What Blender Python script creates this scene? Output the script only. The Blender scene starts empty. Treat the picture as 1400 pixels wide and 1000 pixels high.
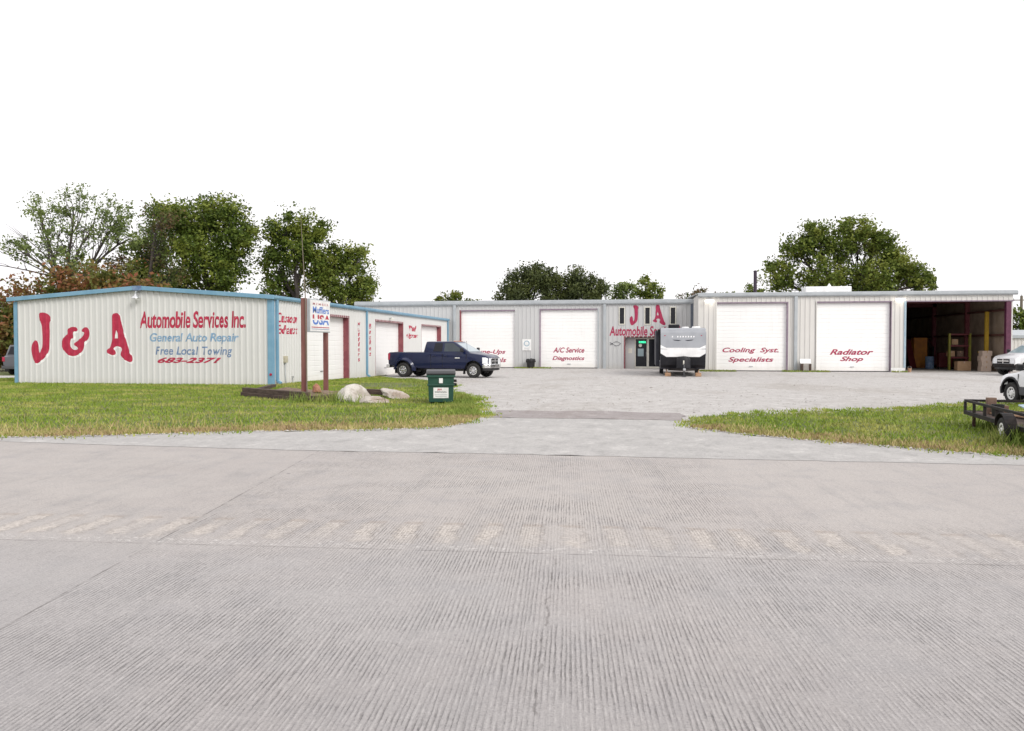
import bpy, bmesh, math, random
import numpy as np
from mathutils import Vector, Matrix, noise as mnoise
R = math.radians
sc = bpy.context.scene
COL = sc.collection
# ------------------------------------------------------------------ camera
cam = bpy.data.objects.new('camera', bpy.data.cameras.new('camera'))
COL.objects.link(cam)
cam.location = (0, 0, 1.6)
cam.rotation_euler = (R(90 - 1.51), 0, math.atan(.155))
cam.data.sensor_width = 36
cam.data.lens = 28.286
cam.data.clip_start = .05
cam.data.clip_end = 6000
sc.camera = cam
# ------------------------------------------------------------------ sky, sun, exposure
SUN_EL, SUN_AZ = 36, 50      # overcast evening: a wide soft sun from behind the viewer, slightly right
w = bpy.data.worlds.new('World'); sc.world = w; w.use_nodes = True
nt = w.node_tree; nt.nodes.clear()
sky = nt.nodes.new('ShaderNodeTexSky'); sky.sky_type = 'NISHITA'; sky.sun_disc = False
sky.sun_elevation = R(SUN_EL); sky.sun_rotation = R(180 - SUN_AZ)
sky.air_density = 1.0; sky.dust_density = 4.0; sky.ozone_density = 1.0
hs = nt.nodes.new('ShaderNodeHueSaturation'); hs.inputs['Saturation'].default_value = .16
bg = nt.nodes.new('ShaderNodeBackground'); bg.inputs['Strength'].default_value = .15
wo = nt.nodes.new('ShaderNodeOutputWorld')
ov = nt.nodes.new('ShaderNodeMix'); ov.data_type = 'RGBA'; ov.inputs[0].default_value = .86   # even cloud cover
ov.inputs[7].default_value = (7.9, 7.75, 7.9, 1)
nt.links.new(sky.outputs[0], hs.inputs['Color']); nt.links.new(hs.outputs[0], ov.inputs[6]); nt.links.new(ov.outputs[2], bg.inputs[0]); nt.links.new(bg.outputs[0], wo.inputs[0])
sl = bpy.data.lights.new('sun', 'SUN'); sl.energy = 1.6; sl.angle = R(20); sl.color = (1, .96, .9)
so = bpy.data.objects.new('sun', sl); COL.objects.link(so)
d = Vector((math.sin(R(SUN_AZ)) * math.cos(R(SUN_EL)), -math.cos(R(SUN_AZ)) * math.cos(R(SUN_EL)), math.sin(R(SUN_EL))))
so.rotation_euler = d.to_track_quat('Z', 'Y').to_euler()
sc.view_settings.view_transform = 'Standard'; sc.view_settings.look = 'None'
sc.view_settings.exposure = .10; sc.view_settings.gamma = 1
# ------------------------------------------------------------------ node helper
class NG:
    def __init__(s, name):
        s.m = bpy.data.materials.new(name); s.m.use_nodes = True
        s.t = s.m.node_tree; s.t.nodes.clear()
        s.out = s.t.nodes.new('ShaderNodeOutputMaterial')
        s.b = s.t.nodes.new('ShaderNodeBsdfPrincipled')
        s.t.links.new(s.b.outputs[0], s.out.inputs[0])
    def put(s, sock, v):
        if v is None: return
        if isinstance(v, bpy.types.NodeSocket): s.t.links.new(v, sock)
        elif isinstance(v, tuple) and len(v) == 3 and sock.type == 'RGBA': sock.default_value = (*v, 1)
        else: sock.default_value = v
    def pos(s): return s.t.nodes.new('ShaderNodeNewGeometry').outputs['Position']
    def obj(s): return s.t.nodes.new('ShaderNodeTexCoord').outputs['Object']
    def rnd(s): return s.t.nodes.new('ShaderNodeNewGeometry').outputs['Random Per Island']
    def xyz(s, v):
        n = s.t.nodes.new('ShaderNodeSeparateXYZ'); s.put(n.inputs[0], v); return n.outputs
    def comb(s, x, y, z=0.):
        n = s.t.nodes.new('ShaderNodeCombineXYZ')
        for i, q in enumerate((x, y, z)): s.put(n.inputs[i], q)
        return n.outputs[0]
    def ma(s, op, a, b=None, c=None, clamp=False):
        n = s.t.nodes.new('ShaderNodeMath'); n.operation = op; n.use_clamp = clamp
        for i, q in enumerate((a, b, c)): s.put(n.inputs[i], q)
        return n.outputs[0]
    def mul(s, a, b): return s.ma('MULTIPLY', a, b)
    def add(s, a, b): return s.ma('ADD', a, b)
    def ss(s, v, a, b):
        n = s.t.nodes.new('ShaderNodeMapRange'); n.interpolation_type = 'SMOOTHSTEP'
        s.put(n.inputs[0], v); n.inputs[1].default_value = a; n.inputs[2].default_value = b
        return n.outputs[0]
    def noise(s, v, scale, detail=3, rough=.5, col=False, dist=0.):
        n = s.t.nodes.new('ShaderNodeTexNoise'); s.put(n.inputs['Vector'], v)
        n.inputs['Scale'].default_value = scale; n.inputs['Detail'].default_value = detail
        n.inputs['Roughness'].default_value = rough; n.inputs['Distortion'].default_value = dist
        return n.outputs[1 if col else 0]
    def vor(s, v, scale, out=0):
        n = s.t.nodes.new('ShaderNodeTexVoronoi'); s.put(n.inputs['Vector'], v); n.inputs['Scale'].default_value = scale
        return n.outputs[out]
    def mix(s, f, a, b, mode='MIX'):
        n = s.t.nodes.new('ShaderNodeMix'); n.data_type = 'RGBA'; n.blend_type = mode; n.clamp_factor = True
        s.put(n.inputs[0], f); s.put(n.inputs[6], a); s.put(n.inputs[7], b); return n.outputs[2]
    def bump(s, h, dist=.01, strength=1.):
        n = s.t.nodes.new('ShaderNodeBump'); n.inputs['Distance'].default_value = dist; n.inputs['Strength'].default_value = strength
        s.put(n.inputs['Height'], h); s.t.links.new(n.outputs[0], s.b.inputs['Normal'])
    def set(s, **k):
        for a, v in k.items(): s.put(s.b.inputs[a.replace('_', ' ')], v)
        return s.m
def pmat(name, c1, c2=None, scale=3., rough=.6, metal=0., bump=0., stretch=(1, 1, 1), spec=None, lo=.35, hi=.65, coat=0.):
    g = NG(name)
    if c2 is None: c2 = tuple(x * .85 for x in c1)
    mp = g.t.nodes.new('ShaderNodeMapping'); g.put(mp.inputs[0], g.obj()); mp.inputs['Scale'].default_value = stretch
    n = g.noise(mp.outputs[0], scale, 5, .6)
    c = g.mix(g.ss(n, lo, hi), c1, c2)
    if bump: g.bump(g.noise(mp.outputs[0], scale * 4, 4, .6), bump)
    g.set(Base_Color=c, Roughness=rough, Metallic=metal)
    if spec is not None: g.set(Specular_IOR_Level=spec)
    if coat: g.set(Coat_Weight=coat, Coat_Roughness=.08)
    return g.m
M = {}
# siding: painted metal, faint streaks and a little mud splash
def siding(name, base, dirt):
    g = NG(name); p = g.pos(); x, y, z = g.xyz(p)
    st = g.noise(g.comb(g.mul(x, 4.), g.mul(y, 4.), g.mul(z, .35)), 1.6, 4, .6)
    bl = g.noise(p, .5, 3)
    c = g.mix(g.mul(g.ss(st, .5, .8), .35), base, tuple(b * .78 for b in base))
    c = g.mix(g.mul(g.ss(bl, .4, .7), .25), c, tuple(b * .88 for b in base))
    e = g.add(z, g.mul(g.noise(p, 3., 3), .35))
    c = g.mix(g.mul(g.ma('SUBTRACT', 1., g.ss(e, -.05, .55)), .55), c, dirt)
    return g.set(Base_Color=c, Roughness=.5)
M['siding_white'] = siding('white_siding', (.66, .66, .645), (.52, .50, .44))
M['siding_grey'] = siding('grey_siding', (.535, .54, .54), (.47, .455, .42))
M['siding_warm'] = siding('warm_siding', (.665, .65, .62), (.52, .48, .42))
M['blue_trim'] = pmat('blue_trim', (.15, .315, .445), (.19, .36, .49), 2., .45)
M['grey_trim'] = pmat('grey_trim', (.38, .41, .43), (.43, .46, .48), 2., .45)
M['maroon'] = pmat('maroon_paint', (.20, .045, .06), (.26, .075, .085), 3., .6)
M['dark_trim'] = pmat('dark_trim', (.13, .15, .19), None, 3., .6)
M['girt'] = pmat('red_brown_girt', (.085, .03, .025), (.12, .05, .04), 3., .7)
M['plum'] = pmat('plum_trim', (.22, .17, .22), (.28, .22, .27), 3., .6)
M['purple'] = pmat('purple_steel', (.085, .016, .045), (.12, .03, .065), 3., .55)
M['door'] = siding('white_door_paint', (.90, .895, .885), (.74, .71, .65)); M['post_wood'] = pmat('red_brown_post', (.16, .055, .05), (.23, .10, .085), 4., .8, bump=.01, stretch=(1, 1, .2)); M['crate'] = pmat('crate_wood', (.13, .08, .06), (.2, .13, .095), 4., .85)
M['pipe'] = pmat('dark_pipe', (.035, .02, .04), None, 4., .6)
M['roof'] = pmat('roof_metal', (.5, .52, .53), (.44, .46, .48), 1., .4, .6)
M['red_paint'] = pmat('red_sign_paint', (.40, .012, .05), (.46, .03, .075), 5., .6)
M['crimson'] = pmat('crimson_sign_paint', (.34, .015, .07), (.40, .03, .09), 5., .6)
M['blue_paint'] = pmat('blue_sign_paint', (.16, .30, .47), (.27, .41, .55), 5., .6)
M['slate_paint'] = pmat('slate_sign_paint', (.10, .17, .32), (.2, .29, .43), 5., .6)
M['white_paint'] = pmat('white_sign_paint', (.86, .86, .85), None, 5., .6)
M['dark_line'] = pmat('dark_line_paint', (.06, .06, .08), None, 5., .6)
M['cream'] = pmat('cream_metal', (.72, .70, .62), None, 4., .45)
M['black'] = pmat('black_plastic', (.012, .012, .014), (.02, .02, .022), 6., .45)
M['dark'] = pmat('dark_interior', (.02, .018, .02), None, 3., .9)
M['rubber'] = pmat('tyre_rubber', (.018, .018, .019), (.03, .028, .026), 12., .85, bump=.003)
M['chrome'] = pmat('chrome', (.82, .82, .83), (.74, .74, .75), 8., .16, 1.)
M['steel'] = pmat('galvanised_steel', (.55, .56, .57), (.45, .46, .47), 6., .42, .8)
M['silver'] = pmat('lamp_silver', (.75, .75, .76), None, 6., .3, .7)
def glass(name, c, rough=.04):
    g = NG(name); return g.set(Base_Color=c, Roughness=rough, Specular_IOR_Level=.8, Coat_Weight=.6, Coat_Roughness=.02)
M['glass_dark'] = pmat('dark_glass', (.010, .011, .016), None, 3., .12, spec=.35)
M['glass_mid'] = pmat('tinted_glass', (.04, .055, .065), None, 3., .08, spec=.6)
M['glass_pale'] = glass('pale_glass', (.22, .30, .33), .08)
def emit(name, c, s):
    g = NG(name); return g.set(Base_Color=c, Emission_Color=c, Emission_Strength=s)
M['lamp'] = emit('lit_lamp', (1., .93, .82), 4.)
M['neon'] = emit('green_neon', (.05, .9, .42), 2.2)
M['red_lens'] = pmat('red_lens', (.42, .012, .05), None, 9., .15, coat=.6)
M['amber'] = pmat('amber_lens', (.7, .2, .02), None, 9., .2)
M['head_lens'] = pmat('head_lamp', (.88, .89, .9), (.75, .77, .8), 14., .15, 0., coat=.8)
def carpaint(name, c, rough=.28):
    g = NG(name); n = g.noise(g.obj(), 900., 1)
    return g.set(Base_Color=g.mix(g.mul(n, .4), c, tuple(min(1, x * 1.35 + .003) for x in c)), Roughness=rough, Metallic=.0, Specular_IOR_Level=.3, Coat_Weight=.5, Coat_Roughness=.08)
M['navy'] = carpaint('navy_car_paint', (.003, .008, .042))
M['car_white'] = carpaint('white_car_paint', (.74, .75, .77), .35)
M['car_silver'] = carpaint('silver_car_paint', (.56, .56, .57), .35)
M['car_grey'] = carpaint('grey_car_paint', (.10, .105, .12), .35)
M['cladding'] = pmat('grey_cladding', (.075, .078, .085), None, 6., .6)
M['bin_green'] = pmat('green_bin_paint', (.008, .055, .038), (.015, .07, .048), 3., .5)
M['rv_grey'] = pmat('camper_grey', (.32, .335, .365), (.37, .385, .415), 1.5, .35, coat=.3)
M['rv_white'] = pmat('camper_white', (.92, .92, .92), None, 2., .3, coat=.3)
M['rv_black'] = pmat('camper_black', (.012, .012, .016), (.02, .02, .024), 2., .55, spec=.3)
M['rv_side'] = pmat('camper_side', (.035, .037, .05), (.06, .062, .075), 2., .6, spec=.25)
M['wood_dark'] = pmat('old_timber', (.055, .035, .028), (.11, .075, .06), 3., .9, bump=.02, stretch=(1, 1, 8))
M['wood_tan'] = pmat('raw_wood', (.36, .21, .12), (.46, .29, .18), 6., .8, bump=.01)
M['card'] = pmat('cardboard', (.42, .26, .15), (.48, .31, .18), 4., .85)
M['card_pale'] = pmat('pale_carton', (.55, .44, .36), (.48, .37, .3), 4., .85)
M['orange'] = pmat('orange_paint', (.55, .22, .03), (.45, .17, .03), 3., .6)
M['yellow'] = pmat('yellow_paint', (.50, .32, .02), (.40, .25, .02), 3., .5)
M['olive'] = pmat('yellow_green_paint', (.24, .23, .02), (.18, .17, .02), 3., .5)
M['tool_red'] = pmat('red_tool_paint', (.13, .015, .02), None, 3., .5)
M['rust'] = pmat('rusty_steel', (.05, .03, .025), (.11, .055, .04), 7., .8, .2, .008)
M['frame_black'] = pmat('black_frame_paint', (.012, .011, .012), (.028, .022, .02), 7., .7, spec=.25)
M['tarp_blue'] = pmat('blue_tarp', (.30, .42, .50), (.4, .5, .56), 5., .5)
M['liner'] = pmat('wall_liner', (.36, .285, .22), (.26, .20, .15), 1.5, .7)
M['beige'] = pmat('beige_metal', (.52, .48, .36), None, 6., .5)
M['redrock'] = pmat('red_stone', (.36, .15, .09), (.45, .24, .16), 6., .9, bump=.05)
M['rock'] = pmat('limestone', (.62, .585, .54), (.46, .41, .36), 3.2, .9, bump=.06, lo=.42, hi=.62)
M['rock_b'] = pmat('tan_limestone', (.56, .51, .46), (.42, .34, .28), 4., .9, bump=.06, lo=.42, hi=.62)
M['soil'] = pmat('brown_soil', (.17, .11, .075), (.30, .22, .16), 7., .95, bump=.06)
M['steel_slab'] = pmat('concrete_pad', (.38, .36, .33), (.3, .28, .26), 3., .9)
M['pole_wood'] = pmat('pole_wood', (.20, .17, .13), None, 9., .8)
M['bark'] = pmat('bark', (.055, .045, .042), (.095, .08, .075), 5., .95, bump=.03, stretch=(1, 1, .3))
def leafmat(name, a, b, c, trans=.25):
    g = NG(name); r = g.rnd(); n = g.noise(g.pos(), .55, 3)
    k = g.mix(r, a, b); k = g.mix(g.mul(g.ss(n, .46, .60), .8), k, c)  # clump tones: leaf variation, strengthened to paint light and shade in the crown
    g.set(Base_Color=k, Roughness=.6, Specular_IOR_Level=.25)
    tr = g.t.nodes.new('ShaderNodeBsdfTranslucent'); g.put(tr.inputs[0], k)
    mx = g.t.nodes.new('ShaderNodeMixShader'); mx.inputs[0].default_value = trans
    g.t.links.new(g.b.outputs[0], mx.inputs[1]); g.t.links.new(tr.outputs[0], mx.inputs[2]); g.t.links.new(mx.outputs[0], g.out.inputs[0])
    return g.m
# ------------------------------------------------------------------ ground height and materials
def h(Y):
    t = max(0., min(1., (Y - 30) / 13)); return -.17 * t * t * (3 - 2 * t)
BREAKS = [30, 32, 34, 36, 38, 40, 42, 43]
def roadmat():
    g = NG('tined_concrete'); p = g.pos(); x, y, z = g.xyz(p)
    v = g.ma('SUBTRACT', y, g.mul(x, .055))                 # across the road
    u = g.add(x, g.mul(y, .085))                            # along the road, tines lean a little
    j = g.add(g.add(x, g.mul(y, .159)), 2.893)              # transverse slab joint at j = 0
    big = g.noise(p, .35, 4, .6); mid = g.noise(p, 2.2, 5, .62); fine = g.noise(p, 85., 4, .7); grit = g.noise(p, 30., 5, .75)
    sp = g.vor(p, 70.)
    sh = g.ss(g.add(v, g.mul(g.ma('SUBTRACT', g.noise(p, 1.1, 4), .5), .9)), 5.5, 6.9)                                  # 1 on the shoulder
    c = g.mix(sh, (.375, .357, .35), (.435, .403, .38))
    c = g.mix(g.mul(g.ss(big, .42, .62), .55), c, (.395, .362, .345))
    c = g.mix(g.mul(g.ss(mid, .45, .75), .45), c, (.30, .29, .295))
    c = g.mix(g.mul(g.ss(fine, .5, .70), .6), c, (.14, .135, .135))
    c = g.mix(g.mul(g.ss(fine, .48, .27), .5), c, (.62, .59, .57))
    c = g.mix(g.mul(g.ss(grit, .52, .66), .48), c, (.20, .19, .195))
    c = g.mix(g.mul(g.ss(grit, .45, .30), .38), c, (.52, .49, .47))
    str_ = g.noise(g.comb(g.mul(u, 5.), g.mul(y, .5)), 1., 4, .65)
    c = g.mix(g.mul(g.ss(str_, .5, .7), .22), c, (.24, .235, .235))
    spk = g.mul(g.ss(sp, .2, .1), g.ss(g.noise(p, 9., 2), .55, .7))
    c = g.mix(g.mul(spk, .6), c, (.66, .62, .56))
    # tines: narrow uneven saw-cut lines across the lane
    wob = g.mul(g.noise(g.comb(g.mul(u, 9.), g.mul(y, .25)), 1., 3), .06)
    wob = g.add(wob, g.mul(g.noise(g.comb(g.mul(u, 30.), g.mul(y, 4.)), 1., 4, .7), .022))
    s = g.ma('SINE', g.mul(g.add(u, wob), 2 * math.pi / .0265))
    tin = g.ss(s, .25, .95)
    brk = g.ss(g.noise(g.comb(g.mul(u, 33.), g.mul(y, 5.5)), 1., 5, .72), .33, .60)
    wear = g.ss(g.noise(g.comb(g.mul(x, .7), g.mul(y, .9)), 1., 3), .25, .6)
    rightside = g.mul(g.ss(u, 1.3, 2.4), g.ss(v, 7.0, 7.6))   # the far right of the shoulder is worn smooth
    left = g.ss(j, .02, -.02)
    c = g.mix(g.mul(g.mul(left, g.ss(v, 6.12, 6.0)), .18), c, (.41, .39, .38))
    c = g.mix(g.mul(g.ss(g.add(v, g.mul(g.noise(p, .6, 4), 1.6)), 6.0, 4.2), .30), c, (.27, .255, .255))
    pat = g.ss(g.noise(g.comb(g.mul(x, 1.3), g.mul(y, 1.7)), 1., 5, .7), .32, .62)
    lev = g.mul(g.mul(tin, brk), g.mul(g.add(.25, g.mul(wear, .75)), g.add(.12, g.mul(pat, 1.0))))
    lev = g.mul(lev, g.ma('SUBTRACT', 1., g.mul(rightside, .85)))
    lev = g.mul(lev, g.ma('SUBTRACT', 1., g.mul(left, .5)))
    gr_ = g.ss(g.noise(g.comb(g.mul(u, 60.), g.mul(y, 16.)), 1., 4, .75), .36, .6)
    c = g.mix(g.mul(g.mul(lev, g.add(.2, g.mul(gr_, .8))), .74), c, (.12, .112, .11))
    ridge = g.mul(g.ss(s, -.3, -.95), g.ss(g.noise(g.comb(g.mul(u, 40.), g.mul(y, 9.)), 1., 4, .7), .42, .65))  # pale crests between the tines, a highlight painted into the colour
    c = g.mix(g.mul(g.mul(ridge, g.ma('SUBTRACT', 1., g.mul(left, .7))), .38), c, (.56, .535, .52))
    # milled rumble dips beside the lane line, pale worn aggregate
    cell = g.ma('DIVIDE', g.add(u, 20 * .355 - .405 + .177), .355)
    wn = g.t.nodes.new('ShaderNodeTexWhiteNoise'); wn.noise_dimensions = '1D'; g.put(wn.inputs['W'], g.ma('FLOOR', cell))
    fr = g.ma('FRACT', g.add(cell, g.mul(g.ma('SUBTRACT', g.noise(p, 1.3, 2), .5), .35)))
    fr = g.ma('ABSOLUTE', g.ma('SUBTRACT', fr, .5))
    fr = g.add(fr, g.mul(g.ma('SUBTRACT', g.noise(p, 8., 5, .72), .5), .75))
    vv = g.ma('ABSOLUTE', g.ma('SUBTRACT', v, 6.73)); vv = g.add(vv, g.mul(g.ma('SUBTRACT', g.noise(p, 5., 5, .7), .5), .8))
    dip = g.mul(g.ss(fr, .34, .13), g.ss(vv, .46, .24))
    dip = g.mul(dip, g.add(.65, g.mul(wn.outputs[0], .4)))
    dip = g.mul(dip, g.add(.3, g.mul(g.ss(g.noise(p, 1.7, 3), .35, .6), .65)))
    agg = g.vor(p, 42.)
    c = g.mix(g.mul(dip, .85), c, g.mix(g.ss(grit, .38, .62), (.62, .57, .52), (.36, .32, .285)))
    ring = g.mul(g.mul(g.ss(fr, .16, .24), g.ss(fr, .36, .28)), g.ss(vv, .46, .3))  # dark rim round each dip: shade of its edges put into the colour
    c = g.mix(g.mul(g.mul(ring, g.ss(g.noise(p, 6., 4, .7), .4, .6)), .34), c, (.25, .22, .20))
    edge = g.mul(g.mul(g.ss(g.ma('SUBTRACT', v, 7.04), -.05, 0.), g.ss(g.ma('SUBTRACT', v, 7.04), .10, .03)), g.ss(fr, .27, .2))
    c = g.mix(g.mul(edge, .28), c, (.25, .19, .15))
    blk = g.mul(g.ss(g.noise(p, 120., 3, .7), .60, .70), g.ss(g.noise(p, 2.5, 3), .35, .6))
    c = g.mix(g.mul(blk, .55), c, (.09, .088, .09))
    # traces of the old white edge line
    wl = g.mul(g.mul(g.ss(v, 6.14, 6.19), g.ss(v, 6.36, 6.28)), g.ss(g.noise(p, 19., 5, .75), .52, .70))
    c = g.mix(g.mul(wl, .75), c, (.75, .73, .70))
    # joints
    def line(d, w, n=.5): 
        dd = g.ma('ABSOLUTE', g.add(d, g.mul(g.ma('SUBTRACT', g.noise(p, 9., 4, .7), .5), .02)))
        return g.ss(dd, w, w * .35)
    j1 = g.mul(line(j, .012), g.mul(g.ss(g.noise(p, 3., 4, .7), .36, .62), .75))
    j2 = g.mul(line(g.ma('SUBTRACT', v, 6.12), .012), g.ss(g.noise(p, 2.5, 4, .7), .36, .62))
    cr = g.add(g.add(x, .60), g.mul(g.ma('SUBTRACT', y, 5.9), .066))
    cr = g.add(cr, g.mul(g.ma('SUBTRACT', g.noise(g.comb(0., y), 2.5, 4, .7), .5), .16))
    j3 = g.mul(g.mul(g.ss(g.ma('ABSOLUTE', cr), .012, .004), g.ss(y, 6.1, 5.9)), g.mul(g.ss(g.noise(p, 5., 3), .40, .62), .6))
    c = g.mix(g.mul(g.ma('MAXIMUM', j1, g.ma('MAXIMUM', g.mul(j2, .8), j3)), .8), c, (.10, .09, .085))
    pt = g.ss(g.add(g.vor(g.comb(x, y), .8), g.mul(g.ma('SUBTRACT', g.noise(p, 25., 4, .7), .5), .06)), .025, .012)
    c = g.mix(g.mul(pt, .75), c, (.10, .10, .12))
    hh = g.add(g.mul(lev, -.9), g.mul(fine, .35)); hh = g.add(hh, g.mul(dip, -2.2)); hh = g.add(hh, g.mul(agg, g.mul(dip, .8)))
    g.bump(hh, .006, .9)
    return g.set(Base_Color=c, Roughness=.85, Specular_IOR_Level=.3)
def stonemat(name, a, b, cc, stain, sscale=60., stn=.5, bump=.012):
    g = NG(name); p = g.pos(); x, y, z = g.xyz(p)
    cell = g.vor(p, sscale, 1); d = g.vor(p, sscale)
    k = g.xyz(cell)[0]
    c = g.mix(k, a, b); c = g.mix(g.mul(g.ss(g.noise(p, .9, 5, .65), .45, .7), .5), c, cc)
    tr = g.noise(g.comb(g.mul(x, .22), g.mul(y, .10)), 1., 5, .6, dist=.6)
    c = g.mix(g.mul(g.ss(tr, .50, .68), stn), c, stain)
    c = g.mix(g.mul(g.ss(g.noise(p, 7., 4, .7), .58, .72), .35), c, tuple(q * .6 for q in stain))
    c = g.mix(g.mul(g.ss(g.noise(p, 28., 3, .7), .52, .7), .3), c, tuple(q * .62 for q in a))
    m1 = g.noise(g.comb(x, g.mul(y, .6)), 2.6, 6, .72)
    c = g.mix(g.mul(g.ss(m1, .50, .68), .5), c, tuple(q * .74 for q in stain)); c = g.mix(g.mul(g.ss(m1, .47, .32), .55), c, tuple(min(.7, q * 1.18) for q in cc))
    m2 = g.noise(p, 11., 5, .75)
    c = g.mix(g.mul(g.ss(m2, .53, .66), .42), c, tuple(q * .6 for q in a)); c = g.mix(g.mul(g.ss(m2, .45, .33), .4), c, tuple(min(.75, q * 1.3) for q in a))
    g.bump(g.add(d, g.mul(g.noise(p, 12., 3), 1.4)), bump)
    return g.set(Base_Color=c, Roughness=.95, Specular_IOR_Level=.2)
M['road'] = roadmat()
M['gravel'] = stonemat('pale_gravel', (.56, .54, .52), (.48, .46, .445), (.60, .58, .56), (.38, .345, .31), 38., .55, .02)
M['apron'] = stonemat('worn_chipseal', (.485, .47, .455), (.42, .41, .40), (.54, .525, .505), (.40, .39, .38), 75., .35, .008)
M['strip'] = stonemat('old_driveway_concrete', (.33, .30, .295), (.29, .265, .26), (.37, .34, .33), (.27, .23, .21), 30., .5, .006)
def lawnmat():
    g = NG('lawn_earth'); p = g.pos()
    n = g.noise(p, .6, 5, .65); n2 = g.noise(p, 6., 4, .7)
    c = g.mix(g.ss(n, .4, .65), (.085, .115, .03), (.17, .17, .06)); c = g.mix(g.mul(g.ss(n2, .5, .75), .6), c, (.24, .19, .10))
    g.bump(n2, .05); return g.set(Base_Color=c, Roughness=.95)
M['lawn'] = lawnmat()
M['field'] = pmat('rough_field', (.13, .15, .05), (.19, .18, .09), .2, .95)
def blademat(name, a, b, c, pch=.45):
    g = NG(name); r = g.rnd(); p = g.pos(); x, y, z = g.xyz(p)
    k = g.mix(r, a, b); n = g.noise(g.comb(g.mul(x, .55), g.mul(y, .9)), 1., 5, .65)
    k = g.mix(g.mul(g.ss(n, pch, pch + .16), .85), k, c)
    n2 = g.noise(g.comb(g.mul(x, .9), g.mul(y, 1.6)), 1.3, 4, .6)
    k = g.mix(g.mul(g.ss(n2, .5, .7), .6), k, tuple(q * .62 for q in a))
    return g.set(Base_Color=k, Roughness=.75, Specular_IOR_Level=.2)
M['grass'] = blademat('green_grass', (.165, .255, .030), (.255, .335, .045), (.42, .40, .12), .46)
M['dry'] = blademat('dry_grass', (.36, .31, .12), (.54, .45, .22), (.38, .26, .16))
M['weed'] = blademat('weed_green', (.16, .24, .04), (.24, .30, .07), (.30, .30, .09))
# ------------------------------------------------------------------ mesh builder
class MB:
    def __init__(s): s.v = []; s.f = []; s.sm = False
    def add(s, vs, fs):
        o = len(s.v); s.v += [tuple(q) for q in vs]; s.f += [tuple(i + o for i in q) for q in fs]; return s
    def box(s, x0, x1, y0, y1, z0, z1):
        return s.add([(x0, y0, z0), (x1, y0, z0), (x1, y1, z0), (x0, y1, z0), (x0, y0, z1), (x1, y0, z1), (x1, y1, z1), (x0, y1, z1)],
                     [(3, 2, 1, 0), (4, 5, 6, 7), (0, 1, 5, 4), (1, 2, 6, 5), (2, 3, 7, 6), (3, 0, 4, 7)])
    def beam(s, a, b, w, hgt=None, up=(0, 0, 1)):
        a = Vector(a); b = Vector(b); hgt = hgt or w; t = (b - a).normalized(); u = Vector(up)
        if abs(t.dot(u)) > .95: u = Vector((1, 0, 0))
        r = t.cross(u).normalized(); u = r.cross(t).normalized()
        vs = [p + r * (i * w / 2) + u * (k * hgt / 2) for p in (a, b) for i, k in ((-1, -1), (1, -1), (1, 1), (-1, 1))]
        return s.add(vs, [(0, 1, 2, 3), (7, 6, 5, 4), (0, 4, 5, 1), (1, 5, 6, 2), (2, 6, 7, 3), (3, 7, 4, 0)])
    def tube(s, pts, rad, n=8, cap=True):
        pts = [Vector(p) for p in pts]; rad = rad if isinstance(rad, (list, tuple)) else [rad] * len(pts)
        o = len(s.v); t0 = (pts[1] - pts[0]).normalized(); ref = Vector((0, 0, 1)) if abs(t0.z) < .9 else Vector((1, 0, 0))
        for i, p in enumerate(pts):
            t = (pts[min(i + 1, len(pts) - 1)] - pts[max(i - 1, 0)]).normalized()
            r = t.cross(ref).normalized(); u = r.cross(t)
            for k in range(n):
                a = 2 * math.pi * k / n; s.v.append(tuple(p + (r * math.cos(a) + u * math.sin(a)) * rad[i]))
        for i in range(len(pts) - 1):
            for k in range(n):
                a = o + i * n + k; b = o + i * n + (k + 1) % n; s.f.append((a, b, b + n, a + n))
        if cap: s.f.append(tuple(o + k for k in range(n))[::-1]); s.f.append(tuple(o + (len(pts) - 1) * n + k for k in range(n)))
        return s
    def lathe(s, prof, c=(0, 0, 0), axis='z', n=24):
        o = len(s.v); c = Vector(c)
        for (r, t) in prof:
            for k in range(n):
                a = 2 * math.pi * k / n; q = (r * math.cos(a), r * math.sin(a))
                p = (q[0], q[1], t) if axis == 'z' else ((q[0], t, q[1]) if axis == 'y' else (t, q[0], q[1]))
                s.v.append(tuple(c + Vector(p)))
        for i in range(len(prof) - 1):
            for k in range(n):
                a = o + i * n + k; b = o + i * n + (k + 1) % n; s.f.append((a, b, b + n, a + n))
        return s
    def prism(s, poly, fn, t0, t1):
        n = len(poly); vs = [fn(p[0], p[1], t0) for p in poly] + [fn(p[0], p[1], t1) for p in poly]
        return s.add(vs, [tuple(range(n))[::-1], tuple(range(n, 2 * n))] + [(i, (i + 1) % n, n + (i + 1) % n, n + i) for i in range(n)])
    def build(s, name, mat, parent=None, bevel=0., smooth=False, seg=2, local=False):
        me = bpy.data.meshes.new(name)
        off = Vector((0, 0, 0))
        if parent is not None and not local:
            off = parent.get('_off') or (0, 0, 0); off = Vector(off)
        me.from_pydata([tuple(Vector(v) - off) for v in s.v], [], s.f); me.update()
        bm = bmesh.new(); bm.from_mesh(me); bmesh.ops.recalc_face_normals(bm, faces=bm.faces)
        if smooth:
            for f in bm.faces: f.smooth = True
            for e in bm.edges:
                if len(e.link_faces) == 2 and e.calc_face_angle(0) > R(38): e.smooth = False
        bm.to_mesh(me); bm.free()
        me.materials.append(M[mat] if isinstance(mat, str) else mat)
        o = bpy.data.objects.new(name, me); COL.objects.link(o)
        if parent is not None:
            o.parent = parent; o['_off'] = tuple(off)
        if bevel:
            b = o.modifiers.new('bevel', 'BEVEL'); b.width = bevel; b.segments = seg; b.limit_method = 'ANGLE'; b.angle_limit = R(35)
        return o
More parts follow.
